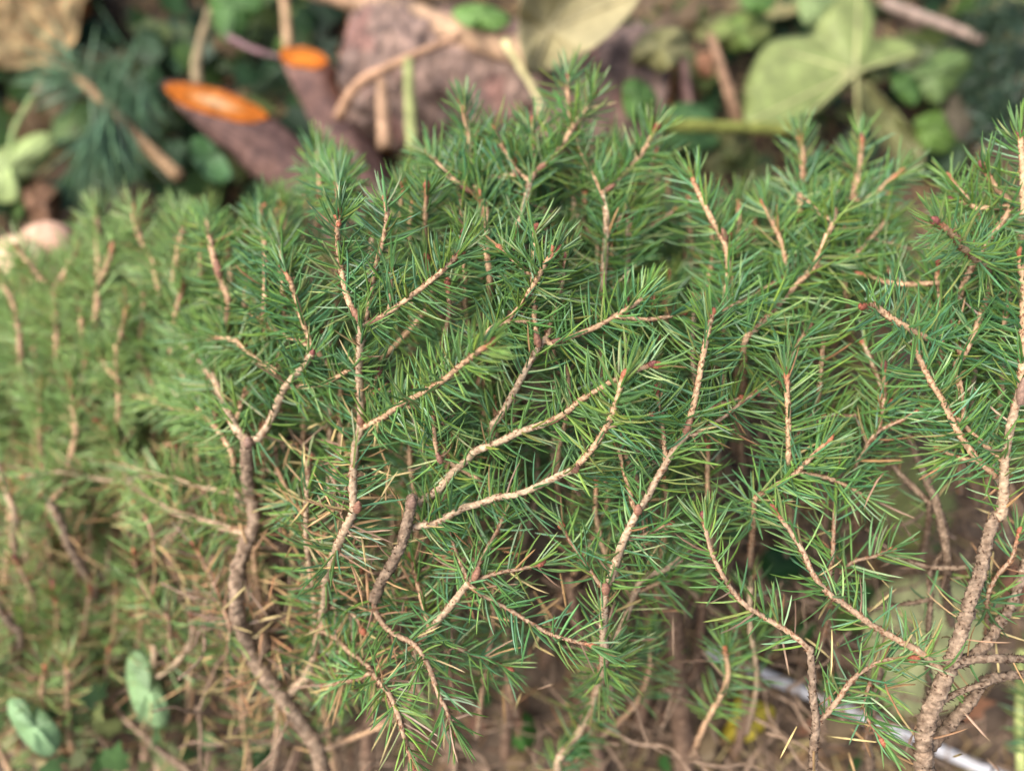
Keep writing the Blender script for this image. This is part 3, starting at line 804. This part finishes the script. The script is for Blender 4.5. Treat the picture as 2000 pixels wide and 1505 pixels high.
leaf('ivy_leaf', 'fresh yellow green ivy leaf beside the withered grey leaf', [(1782,232),(1810,222),(1838,210),(1850,240),(1872,280),(1850,300),(1818,298),(1790,280)], (1822, 260), 0.05, srgb(112,150,60), 0.2, 0.004, veins=[(1845,218),(1865,285)])
leaf('ivy_leaf', 'small green leaf lying just right of the big lobed leaf', [(1735,130),(1775,140),(1800,165),(1798,200),(1775,212),(1745,180)], (1770, 170), 0.06, srgb(90,134,62), 0.2, 0.004)
leaf('fallen_leaf', 'olive tan leaf with curled edge left of the big lobed leaf', [(1228,132),(1238,80),(1268,58),(1320,50),(1352,64),(1345,100),(1310,130),(1288,146),(1262,122)], (1290, 92), 0.115, srgb(172,166,112), 0.3, 0.008, 0.005, [(1235,120),(1340,70)], col2=srgb(190,176,130), mat_=M_dry)
leaf('fallen_leaf', 'yellowish green leaf lit at the top between olive leaf and big lobed leaf', [(1375,66),(1410,36),(1460,22),(1505,30),(1512,60),(1482,86),(1440,104),(1405,92)], (1445, 62), 0.055, srgb(132,164,76), 0.3, 0.006, 0.005, [(1385,68),(1505,40)], col2=srgb(176,170,104))
leaf('ivy_leaf', 'vivid green small leaf at the top edge above the yellowish leaf', [(1440,-20),(1450,18),(1480,34),(1512,16),(1520,-20)], (1480, 4), 0.07, srgb(106,152,70), 0.3, 0.004)
leaf('ivy_leaf', 'upright glossy green leaf beside the log end and shrub top', [(1212,168),(1232,150),(1258,158),(1285,185),(1282,225),(1250,240),(1220,228)], (1245, 195), 0.115, srgb(84,128,56), 0.2, 0.004, veins=[(1240,236)])
leaf('ivy_leaf', 'green oval leaf above the horizontal green stem', [(1284,232),(1300,208),(1340,198),(1378,206),(1404,234),(1380,248),(1320,250)], (1345, 226), 0.09, srgb(84,134,74), 0.3, 0.004, veins=[(1398,236)])
leaf('ivy_leaf', 'soft green oval leaf under the horizontal green stem', [(1296,262),(1340,254),(1400,262),(1410,280),(1370,298),(1310,292)], (1350, 275), 0.05, srgb(98,152,84), 0.3, 0.004)
leaf('fallen_leaf', 'small salmon pink withered leaf among the brown stalks', [(1356,112),(1378,98),(1400,110),(1402,138),(1380,156),(1360,142)], (1380, 126), 0.04, srgb(206,140,112), 0.2, 0.005, mat_=M_dry)
leaf('fallen_leaf', 'large dry tan leaf folded into a point over the log', [(1034,146),(1016,96),(1012,30),(1030,-40),(1160,-50),(1260,-30),(1240,20),(1180,80),(1110,125),(1060,142)], (1070, 60), 0.125, srgb(196,180,140), 0.1, -0.016, 0.007, [(1038,140),(1120,-40),(1230,-10)], mat_=M_dry, col2=srgb(164,150,100))
leaf('fallen_leaf', 'green leaf lying on top of the split tan wood', [(876,22),(910,6),(960,8),(1005,36),(985,56),(940,60),(900,50)], (940, 34), 0.115, srgb(128,176,86), 0.4, 0.004, veins=[(998,40)])
leaf('fallen_leaf', 'pale yellow green lobed leaf at the left edge above brown leaf', [(-50,330),(-20,300),(30,278),(70,258),(100,258),(108,280),(98,312),(70,338),(40,352),(40,384),(18,398),(-10,392),(-50,400)], (20, 325), 0.05, srgb(184,206,128), 0.2, 0.006, 0.003, [(100,265),(30,385)], petiole=[(25,260,.004),(62,190,.01)], col2=srgb(196,214,150))
leaf('fallen_leaf', 'brown crumpled dead leaf under the pale leaf at the left', [(40,372),(70,355),(105,360),(124,382),(118,420),(92,452),(66,444),(52,410)], (84, 400), 0.045, srgb(142,100,80), 0.1, 0.010, 0.005, mat_=M_dry, veins=[(110,430)])
leaf('ivy_leaf', 'bright green hanging leaf at the top left of the cut stubs', [(402,-30),(412,30),(428,72),(450,90),(474,72),(492,36),(514,24),(512,-30)], (455, 15), 0.06, srgb(88,138,66), 0.1, 0.005, veins=[(450,82)])
leaf('ivy_leaf', 'glossy green leaf below the large orange cut stub', [(368,276),(392,262),(420,286),(446,322),(456,350),(430,360),(398,348),(374,312)], (408, 312), 0.055, srgb(76,130,74), 0.1, -0.006, veins=[(450,346),(375,270)], col2=srgb(150,190,150))
leaf('ivy_leaf', 'dull green leaf left of the glossy leaf under the stub', [(318,275),(350,268),(372,290),(366,330),(338,340),(320,312)], (345, 302), 0.05, srgb(92,128,92), 0.2, 0.004)
leaf('fallen_leaf', 'mint green oval leaf in the bottom corner', [(12,1362),(48,1360),(92,1388),(124,1432),(112,1470),(82,1480),(44,1446),(18,1404)], (68, 1418), 0.06, srgb(150,194,138), 0.3, 0.004, 0.002, [(110,1465),(24,1372)])
leaf('fallen_leaf', 'mint green leaf under the brown needle tuft', [(242,1300),(262,1262),(290,1278),(318,1340),(336,1402),(318,1424),(286,1412),(258,1384)], (290, 1350), 0.06, srgb(154,194,136), 0.3, 0.004, 0.002, [(325,1410)])
leaf('fallen_leaf', 'crumpled bright yellow leaf under the bare stems', [(1404,1428),(1432,1400),(1438,1352),(1458,1336),(1474,1366),(1508,1374),(1516,1398),(1486,1434),(1446,1452),(1416,1448)], (1462, 1400), 0.015, srgb(240,214,30), 0.6, 0.004, 0.004, [(1505,1385)])
leaf('fallen_leaf', 'large pale cream green leaf behind the brown stem at the lower right', [(1690,1200),(1720,1140),(1790,1120),(1870,1130),(1930,1180),(1940,1290),(1900,1370),(1820,1400),(1740,1390),(1690,1320)], (1810, 1260), 0.05, srgb(206,208,146), 0.5, 0.004, 0.002, [(1730,1380),(1900,1170)])
leaf('fallen_leaf', 'olive yellow leaf seen through the gap at the right', [(1690,960),(1700,900),(1750,870),(1820,890),(1870,950),(1860,1030),(1800,1080),(1730,1060)], (1780, 975), 0.03, srgb(168,172,96), 0.4, 0.004, 0.002, [(1850,950)])
leaf('ivy_leaf', 'yellow green leaf in the gap under the right hand twigs', [(1600,800),(1640,760),(1700,770),(1730,820),(1700,860),(1640,860)], (1665, 812), 0.05, srgb(134,146,50), 0.3, 0.004)
leaf('fallen_leaf', 'pinkish tan dead leaf behind the drooping right twigs', [(1560,920),(1600,880),(1680,900),(1720,960),(1690,1010),(1610,1000)], (1640, 950), 0.02, srgb(176,148,118), 0.4, 0.004, mat_=M_dry)
leaf('ivy_leaf', 'dark green leaf at the bottom edge left of the bare stems', [(468,1452),(500,1440),(534,1456),(538,1486),(505,1502),(474,1490)], (503, 1470), 0.02, srgb(46,110,52), 0.4, 0.004)
leaf('ivy_leaf', 'green leaf on the soil under the low centre twigs', [(975,1400),(1010,1380),(1045,1400),(1050,1450),(1015,1470),(980,1450)], (1012, 1425), 0.02, srgb(72,128,48), 0.4, 0.004)
leaf('ivy_leaf', 'dark leaf in the hollow left of the drooping right twigs', [(1480,1090),(1510,1060),(1560,1075),(1570,1120),(1530,1150),(1490,1130)], (1522, 1105), 0.02, srgb(40,92,44), 0.4, 0.004)
leaf('ivy_leaf', 'lime green leaf behind the lower left needles', [(20,1190),(60,1160),(100,1170),(112,1210),(80,1240),(40,1230)], (66, 1200), 0.05, srgb(140,190,60), 0.3, 0.004)

NTH = 'first second third fourth fifth sixth seventh eighth ninth tenth eleventh twelfth thirteenth fourteenth'.split()
def scatter_leaves(n, xr, yr, hr, size, cols, label, group, seed):
    r_ = random.Random(seed)
    for i, x in enumerate(sorted(r_.uniform(*xr) for _ in range(n))):
        y = r_.uniform(*yr); s_ = r_.uniform(*size); a0 = r_.uniform(0, 6.28); el = r_.uniform(.45, .8); k5 = r_.choice([2, 3, 5])
        out = []
        for j in range(14):
            th = 2 * math.pi * j / 14
            rr = s_ * (1 + .18 * math.cos(k5 * th) + r_.uniform(-.1, .1))
            u, w = rr * math.cos(th), rr * el * math.sin(th)
            out.append((x + u * math.cos(a0) - w * math.sin(a0), y + u * math.sin(a0) + w * math.cos(a0)))
        tip = out[0]; back = out[7]
        leaf('dead_leaf', label % NTH[i], out, (x, y), r_.uniform(*hr), r_.choice(cols) * r_.uniform(.8, 1.15), r_.uniform(.1, .7), r_.uniform(-.010, .012), r_.uniform(.004, .009), [tip, back], M_dry, group=group, col2=r_.choice(cols))
OLIVE = [srgb(150,152,100), srgb(170,162,112), srgb(130,142,84), srgb(176,160,122), srgb(148,130,100)]
scatter_leaves(14, (1230, 1960), (-30, 300), (.02, .07), (38, 70), OLIVE, 'crumpled olive drying leaf behind the shrub, %s of them from the left', 'drying leaves behind the shrub', 3)
scatter_leaves(6, (1040, 1320), (-30, 60), (.02, .06), (40, 70), OLIVE, 'crumpled tan leaf at the top edge right of the log, %s from the left', 'tan leaves above the log', 4)
scatter_leaves(6, (-20, 300), (-20, 330), (.01, .035), (24, 42), [srgb(84,112,66), srgb(110,116,74), srgb(70,100,72)], 'dull green leaf among the pine needles, %s from the left edge', 'dull leaves at the left', 5)
# ------------------------------------------------------------------ logs and cut stubs
def stub(name, label, face_c, Mpx, Npx, Nd, axis_px, axis_d, length, d, pale):
    """a sawn branch stub: oblique orange cut face M x N, bark body running along the axis"""
    d = fd(d); Nd *= FAR; length *= FAR
    c = P(*face_c, d)
    toV = lambda px, dz: P(face_c[0] + px[0], face_c[1] + px[1], d + dz) - c
    M = toV(Mpx, 0); N_ = toV(Npx, Nd); A = nrm(toV((axis_px[0] * 100, axis_px[1] * 100), axis_d))
    root = empty(name, c + A * length)
    ns = 28; th = np.linspace(0, 2 * np.pi, ns, endpoint=False)
    wob = 1 + 0.05 * np.sin(2 * th + 1) + 0.03 * np.sin(5 * th)
    ring = (np.cos(th) * wob)[:, None] * M + (np.sin(th) * wob)[:, None] * N_
    nz = 16; v, cc = [], []
    for i in range(nz):
        s = i / (nz - 1)
        k = 1 + 0.16 * s + 0.03 * math.sin(9 * s)
        v.append(c + ring * (k * (1 + 0.02 * rng.standard_normal((ns, 1)))) + A * length * s)
        cc.append(srgb(116, 94, 88) * rng.uniform(.7, 1.25, (ns, 1)))
    i = np.arange(nz - 1)[:, None] * ns; j = np.arange(ns)[None]; k = (j + 1) % ns
    mb = MB(); mb.add(np.vstack(v), np.vstack(cc), np.stack([i + j, i + k, i + k + ns, i + j + ns], -1).reshape(-1, 4))
    mb.build('bark', M_log, root, True, origin=np.array(root.location))
    mb = MB(); v, cc = [c + A * .0003], [pale]
    for q_ in range(1, 9):
        s = q_ / 8
        v.extend(c + ring * 0.93 * s + A * (0.0003 + 0.0002 * rng.standard_normal((ns, 1))))
        col = srgb(200, 112, 38) if s > .55 else srgb(204, 124, 52) * (s / .55) + pale * (1 - s / .55)
        cc.extend([col * random.uniform(.93, 1.07) * (0.9 if q_ % 2 else 1.05) for _ in range(ns)])
    f3 = [[0, 1 + j_, 1 + (j_ + 1) % ns] for j_ in range(ns)]
    f4 = [[1 + a * ns + j_, 1 + (a + 1) * ns + j_, 1 + (a + 1) * ns + (j_ + 1) % ns, 1 + a * ns + (j_ + 1) % ns] for a in range(7) for j_ in range(ns)]
    mb.add(np.array(v), np.array(cc), f4, f3)
    mb.build('cut_face', M_cut, root, True, origin=np.array(root.location))
    tag(root, label, 'branch stub')
stub('branch_stub', 'thick brown branch stub with a long orange sawn face', (420, 199), (103, 32), (6, -27), 0.016, (0.73, 0.68), 0.004, 0.11, 0.525, srgb(232, 196, 150))
stub('branch_stub', 'thinner brown branch stub with a small orange sawn face beside the log', (592, 112), (47, 9), (4, -22), 0.013, (0.45, 0.9), 0.004, 0.09, 0.535, srgb(236, 146, 50))

def log(name, label, p0, p1, r, col, colend, seg=40, ns=40, end_part=True, flecks=None, ridges=0.0):
    root = empty(name, (p0 + p1) / 2 - UP * r)
    org = np.array(root.location)
    q = np.linspace(p0, p1, seg); T, N, B = frames(q)
    th = np.linspace(0, 2 * np.pi, ns, endpoint=False)
    nzv = 0.20 * (vnoise(np.repeat(np.linspace(0, 20, seg), ns), np.tile(np.linspace(0, 12, ns), seg), 1.5, 11).reshape(seg, ns) - .5) + 0.035 * rng.standard_normal((seg, ns))
    if ridges:                             # long bark ridges with fissures between them, shaded by colour further down
        u_ = np.repeat(np.linspace(0, 20, seg), ns).reshape(seg, ns); w_ = np.tile(np.linspace(0, 2 * np.pi, ns, endpoint=False), seg).reshape(seg, ns)
        fis = np.abs(np.sin(9 * w_ + 5 * vnoise(u_, w_ * 2, 2.2, 51))) ** 0.5 * (0.6 + 0.4 * vnoise(u_ * 2, w_, .8, 52))
        nzv = nzv + ridges * (fis - .6)
    rr = r * (1 + nzv)
    v = q[:, None] + rr[..., None] * (np.cos(th)[None, :, None] * N[:, None] + np.sin(th)[None, :, None] * B[:, None])
    c = np.tile(col, (seg * ns, 1)) * rng.uniform(.75, 1.2, (seg * ns, 1))
    if ridges:
        c = c * (0.45 + 0.75 * np.clip(fis, 0, 1)).reshape(-1, 1)  # shading painted into the bark colour: fissures darker than ridges
    if flecks is not None:
        k = vnoise(np.repeat(np.linspace(0, 20, seg), ns), np.tile(np.linspace(0, 12, ns), seg), .9, 21) > .72
        c[k] = flecks * rng.uniform(.8, 1.15, (k.sum(), 1))
    i = np.arange(seg - 1)[:, None] * ns; j = np.arange(ns)[None]; k = (j + 1) % ns
    mb = MB(); mb.add(v.reshape(-1, 3), c, np.stack([i + j, i + k, i + k + ns, i + j + ns], -1).reshape(-1, 4))
    mb.build('bark', M_log, root, True, origin=org)
    for e, sgn in ((0, -1), (seg - 1, 1)):
        vv, cc = [q[e] + T[e] * sgn * .001], [colend]
        for a in range(1, 11):
            vv.extend(q[e] + (v[e] - q[e]) * a / 10 * .99 + T[e] * sgn * (.001 + .0012 * rng.standard_normal((ns, 1))))
            cc.extend([colend * (0.78 if a % 3 == 0 else 1.06) * random.uniform(.9, 1.1) for _ in range(ns)])
        f3 = [[0, 1 + b, 1 + (b + 1) % ns] for b in range(ns)]
        f4 = [[1 + a * ns + b, 1 + (a + 1) * ns + b, 1 + (a + 1) * ns + (b + 1) % ns, 1 + a * ns + (b + 1) % ns] for a in range(9) for b in range(ns)]
        mb = MB(); mb.add(np.array(vv), np.array(cc), f4, f3); mb.build('cut_face', M_cut, root, True, origin=org)
    tag(root, label, 'log')
log('log', 'thick mauve brown bark log lying behind the shrub', P(700, 150, .420), P(1290, 208, .412), .033, srgb(142, 124, 114), srgb(196, 138, 92), flecks=srgb(140, 112, 104), ridges=.03, seg=90, ns=72)
log('log', 'pale tan sawn log end in the upper left corner', P(14, -22, .40), P(-60, -190, .50), .0345, srgb(176, 110, 66), srgb(252, 208, 150))
log('split_branch', 'long pale tan barkless branch lying across the top of the mauve log', P(520, -60, .43), P(1060, 118, .375), .0062, srgb(172, 148, 122), srgb(180, 150, 120), seg=30, ns=16)

def stalk(name, label, pts, r0, r1, col, cat='stem', m=None, group=None):
    q, t = catmull([P(p[0], p[1], fd(p[2])) for p in pts], 0.004)
    k = FAR if pts[0][2] > .43 else 1
    mb = MB(); tube(mb, q, np.linspace(r0 * k, r1 * k, len(q)), col, 9, .06, .1)
    return tag(mb.build(name, m or M_litter, None, True, origin=q[0]), label, cat, group)
stalk('dry_twig', 'thin tan twig leaning across the mauve log', [(660,230,.50),(700,165,.485),(780,122,.485),(900,70,.495)], .0032, .0022, srgb(176,140,112), 'twig')
stalk('grass_stem', 'pale yellow green stem upright before the mauve log', [(806,300,.47),(803,240,.475),(800,180,.48),(798,118,.485)], .0034, .0028, srgb(146,152,100), 'stem')
stalk('grass_stem', 'tan dry stem rising left of the pale yellow green stem', [(752,290,.47),(748,220,.475),(745,160,.485)], .004, .003, srgb(160,130,104), 'stem')
stalk('dry_twig', 'straight tan stalk standing above the small orange stub', [(562,98,.545),(560,50,.55),(552,-30,.56)], .0028, .0028, srgb(172,144,112), 'stalk')
stalk('dry_twig', 'thin purplish twig reaching to the small orange stub', [(446,72,.54),(490,95,.535),(545,112,.53)], .0022, .0016, srgb(120,96,98), 'twig')
stalk('dry_twig', 'pale vertical twig above the large orange stub', [(386,165,.54),(384,120,.55),(396,70,.56),(410,20,.57)], .0035, .0025, srgb(150,134,104), 'twig')
stalk('dry_twig', 'mauve brown stalk upright between the olive leaves', [(1352,250,.53),(1340,190,.53),(1334,120,.54)], .004, .003, srgb(170,134,120), 'stalk')
stalk('dry_twig', 'slanting brown stalk left of the big lobed leaf', [(1445,250,.53),(1420,170,.52),(1388,70,.54)], .0036, .0026, srgb(150,120,96), 'stalk')
stalk('green_stem', 'horizontal olive green stem in front of the leaves', [(1270,240,.49),(1350,246,.49),(1450,248,.49),(1570,256,.49)], .0038, .003, srgb(116,122,62), 'stem')
stalk('dry_twig', 'grey diagonal twig at the top right corner', [(1725,5,.6),(1790,30,.58),(1860,56,.57),(1918,78,.56)], .004, .003, srgb(150,132,120), 'twig')
stalk('grass_stem', 'thin pale stem crossing the log below the dry tan leaf', [(985,80,.475),(1015,130,.475),(1050,190,.475),(1060,240,.47)], .0022, .0016, srgb(196,188,140), 'stem')
stalk('green_stem', 'pale green upright stem at the lower right edge', [(1994,1505,.28),(1992,1400,.28),(1996,1270,.28)], .0016, .0014, srgb(176,186,120), 'stem')
stalk('dry_twig', 'long tan stem slanting in the bottom left corner', [(-20,1440,.3),(60,1475,.3),(130,1520,.3)], .0018, .0016, srgb(190,176,130), 'stem')

# white plastic stake
p0, p1 = P(1388, 1272, .320), P(1990, 1530, .303)
q = np.linspace(p0, p1, 24)
root = empty('white_stake', p1)
mb = MB(); tube(mb, q, .0021, srgb(196, 196, 198), 16, .004, .01); mb.build('rod', M_plastic, root, True, origin=p1)
mb = MB(); tube(mb, np.linspace(p0 - (p1 - p0) * .012, p0, 4), .0024, srgb(214, 214, 216), 16, .004, .01); mb.build('end_cap', M_plastic, root, True, origin=p1)
tag(root, 'white plastic rod lying on the soil under the right branches', 'rod')

# stones
def stone(label, x, y, d, rx, ry, rz, col):
    u = np.linspace(0, np.pi, 13); w = np.linspace(0, 2 * np.pi, 20, endpoint=False)
    U, Wd = np.meshgrid(u, w, indexing='ij')
    n_ = 1 + .16 * (vnoise(U * 2 + x, Wd * 1.0 + y, .9, 31) - .5)
    c = P(x, y, fd(d)); rx, ry, rz = rx * FAR, ry * FAR, rz * FAR
    v = np.stack([np.sin(U) * np.cos(Wd) * rx * n_, np.sin(U) * np.sin(Wd) * ry * n_, np.cos(U) * rz * n_], -1).reshape(-1, 3) + c
    i = np.arange(12)[:, None] * 20; j = np.arange(20)[None]; k = (j + 1) % 20
    mb = MB(); mb.add(v, col, np.stack([i + j, i + j + 20, i + k + 20, i + k], -1).reshape(-1, 4))
    tag(mb.build('stone', M_stone, None, True, origin=c), label, 'stone')
stone('rounded pinkish beige stone showing above the shrub at the left', 92, 474, .46, .014, .011, .010, srgb(206, 168, 142))
stone('flat cream stone at the left edge behind the shrub', 28, 500, .45, .016, .012, .008, srgb(214, 186, 150))
stone('pale tan stone between the dry leaf and the green leaf', 1186, 172, .535, .020, .016, .011, srgb(186, 162, 136))

# ------------------------------------------------------------------ pine sprig and dark conifer
def sprig(name, label, twigs, tufts, ncol, tcol, cat):
    twigs = [[(a, b, fd(c_)) for a, b, c_ in w_] for w_ in twigs]
    root = empty(name, P(*twigs[0][0])); org = np.array(root.location)
    for pts in twigs:
        q, t = catmull([P(*p) for p in pts], .004); mb = MB()
        tube(mb, q, np.linspace(.0030, .0020, len(q)), tcol, 8, .08, .15); mb.build('twig', M_bark, root, True, origin=q[0])
    mb = MB()
    for (x, y, d, dx, dy, dz, spread, n_, L) in tufts:
        d = fd(d); L *= FAR; b = P(x, y, d); ax = nrm(P(x + dx, y + dy, d + dz) - b)
        dirs = nrm(ax + spread * rng.standard_normal((n_, 3)))
        Rn = nrm(np.cross(dirs, rng.standard_normal((n_, 3))))
        v, c = needle_block(b + .003 * rng.standard_normal((n_, 3)), dirs, Rn, np.full(n_, .05), L * rng.uniform(.75, 1.1, n_), np.full(n_, .0005), rng.normal(.02, .05, n_), ncol * rng.uniform(.6, 1.4, (n_, 1)), 4)
        add_needles(mb, v, c, 4)
    x = mb.build('needles', M_needle, root, False, origin=org); x['kind'] = 'stuff'
    tag(root, label, cat)
sprig('pine_sprig', 'pine sprig with long blue green needles left of the orange stubs', [[(350,345,.47),(280,280,.5),(215,215,.52),(150,150,.54),(95,115,.56)], [(110,110,.56),(85,160,.55),(60,220,.55)]],
      [(205,225,.50,8,100,-.01,.2,120,.055),(215,215,.52,60,-30,.02,.5,60,.045),(262,165,.53,0,110,-.01,.25,100,.045),(280,180,.55,-60,60,-.02,.5,60,.045),(160,160,.54,-70,-10,0,.5,50,.04),(250,120,.57,-90,60,0,.4,50,.045),(500,190,.6,60,-90,0,.5,70,.045),(530,60,.63,-40,60,0,.5,60,.05)],
      srgb(96, 132, 96), srgb(150, 126, 98), 'pine sprig')
sprig('dark_conifer_branch', 'dark conifer branch at the top right corner', [[(2030,90,.52),(1960,130,.53),(1900,170,.54)], [(2030,20,.55),(1950,40,.56),(1880,80,.58)], [(2030,190,.5),(1970,200,.5)]],
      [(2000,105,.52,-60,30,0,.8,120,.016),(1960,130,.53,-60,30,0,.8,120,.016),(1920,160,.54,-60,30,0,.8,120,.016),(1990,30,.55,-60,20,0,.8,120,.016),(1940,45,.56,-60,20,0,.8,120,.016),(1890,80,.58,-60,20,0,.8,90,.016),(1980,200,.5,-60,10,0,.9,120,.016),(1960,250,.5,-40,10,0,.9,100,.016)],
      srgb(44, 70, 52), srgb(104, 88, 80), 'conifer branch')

# ------------------------------------------------------------------ undergrowth behind (one leafy mass)
mb = MB()
def add_ivy(x, y, h, size, col, tilt=.8):
    c = P(x, y, gd(y, h)); nrmv = nrm(np.array([rng.normal(0, tilt), rng.normal(-.5, tilt), 1.0]))
    a = nrm(np.cross(nrmv, rng.standard_normal(3))); b = np.cross(nrmv, a)
    out = [(0, -.55), (.35, -.6), (.62, -.25), (.45, .05), (.5, .35), (.2, .45), (0, .95), (-.2, .45), (-.5, .35), (-.45, .05), (-.62, -.25), (-.35, -.6)]
    v = [c] + [c + size * (u * a + w * b) - nrmv * size * .18 * (u * u + w * w) * rng.uniform(.3, 1.4) for u, w in out]
    cc = np.array([col * 1.15] + [col * rng.uniform(.85, 1.1) for _ in out])
    n = len(out)
    mb.add(np.array(v), cc, None, [[0, 1 + i, 1 + (i + 1) % n] for i in range(n)])
for i in range(700):
    z = rng.random()
    if z < .55: x, y = rng.uniform(-120, 700), rng.uniform(-150, 420)
    elif z < .85: x, y = rng.uniform(1050, 1950), rng.uniform(-150, 330)
    else: x, y = rng.uniform(-100, 2100), rng.uniform(-300, 20)
    add_ivy(x, y, rng.uniform(.0, .02), rng.uniform(.007, .017), random.choice([srgb(52, 84, 50), srgb(44, 72, 44), srgb(70, 98, 50), srgb(84, 110, 56), srgb(62, 88, 66), srgb(120, 100, 74), srgb(108, 124, 72)]) * rng.uniform(.6, 1.15))
for i in range(100):
    x, y = rng.uniform(-60, 420), rng.uniform(1150, 1520)
    add_ivy(x, y, rng.uniform(.0, .03), rng.uniform(.004, .009), random.choice([srgb(80, 112, 62), srgb(120, 130, 80), srgb(70, 96, 58), srgb(128, 104, 80)]))
for i in range(70):
    x, y = rng.uniform(900, 2000), rng.uniform(1000, 1520)
    add_ivy(x, y, rng.uniform(.0, .015), rng.uniform(.004, .010), random.choice([srgb(60, 104, 50), srgb(130, 112, 84), srgb(100, 124, 64), srgb(140, 100, 76)]))
o = mb.build('undergrowth', M_leaf, None, True)
tag(o, 'dark green leafy undergrowth on the shaded ground behind the shrub', 'undergrowth', None, 'stuff')
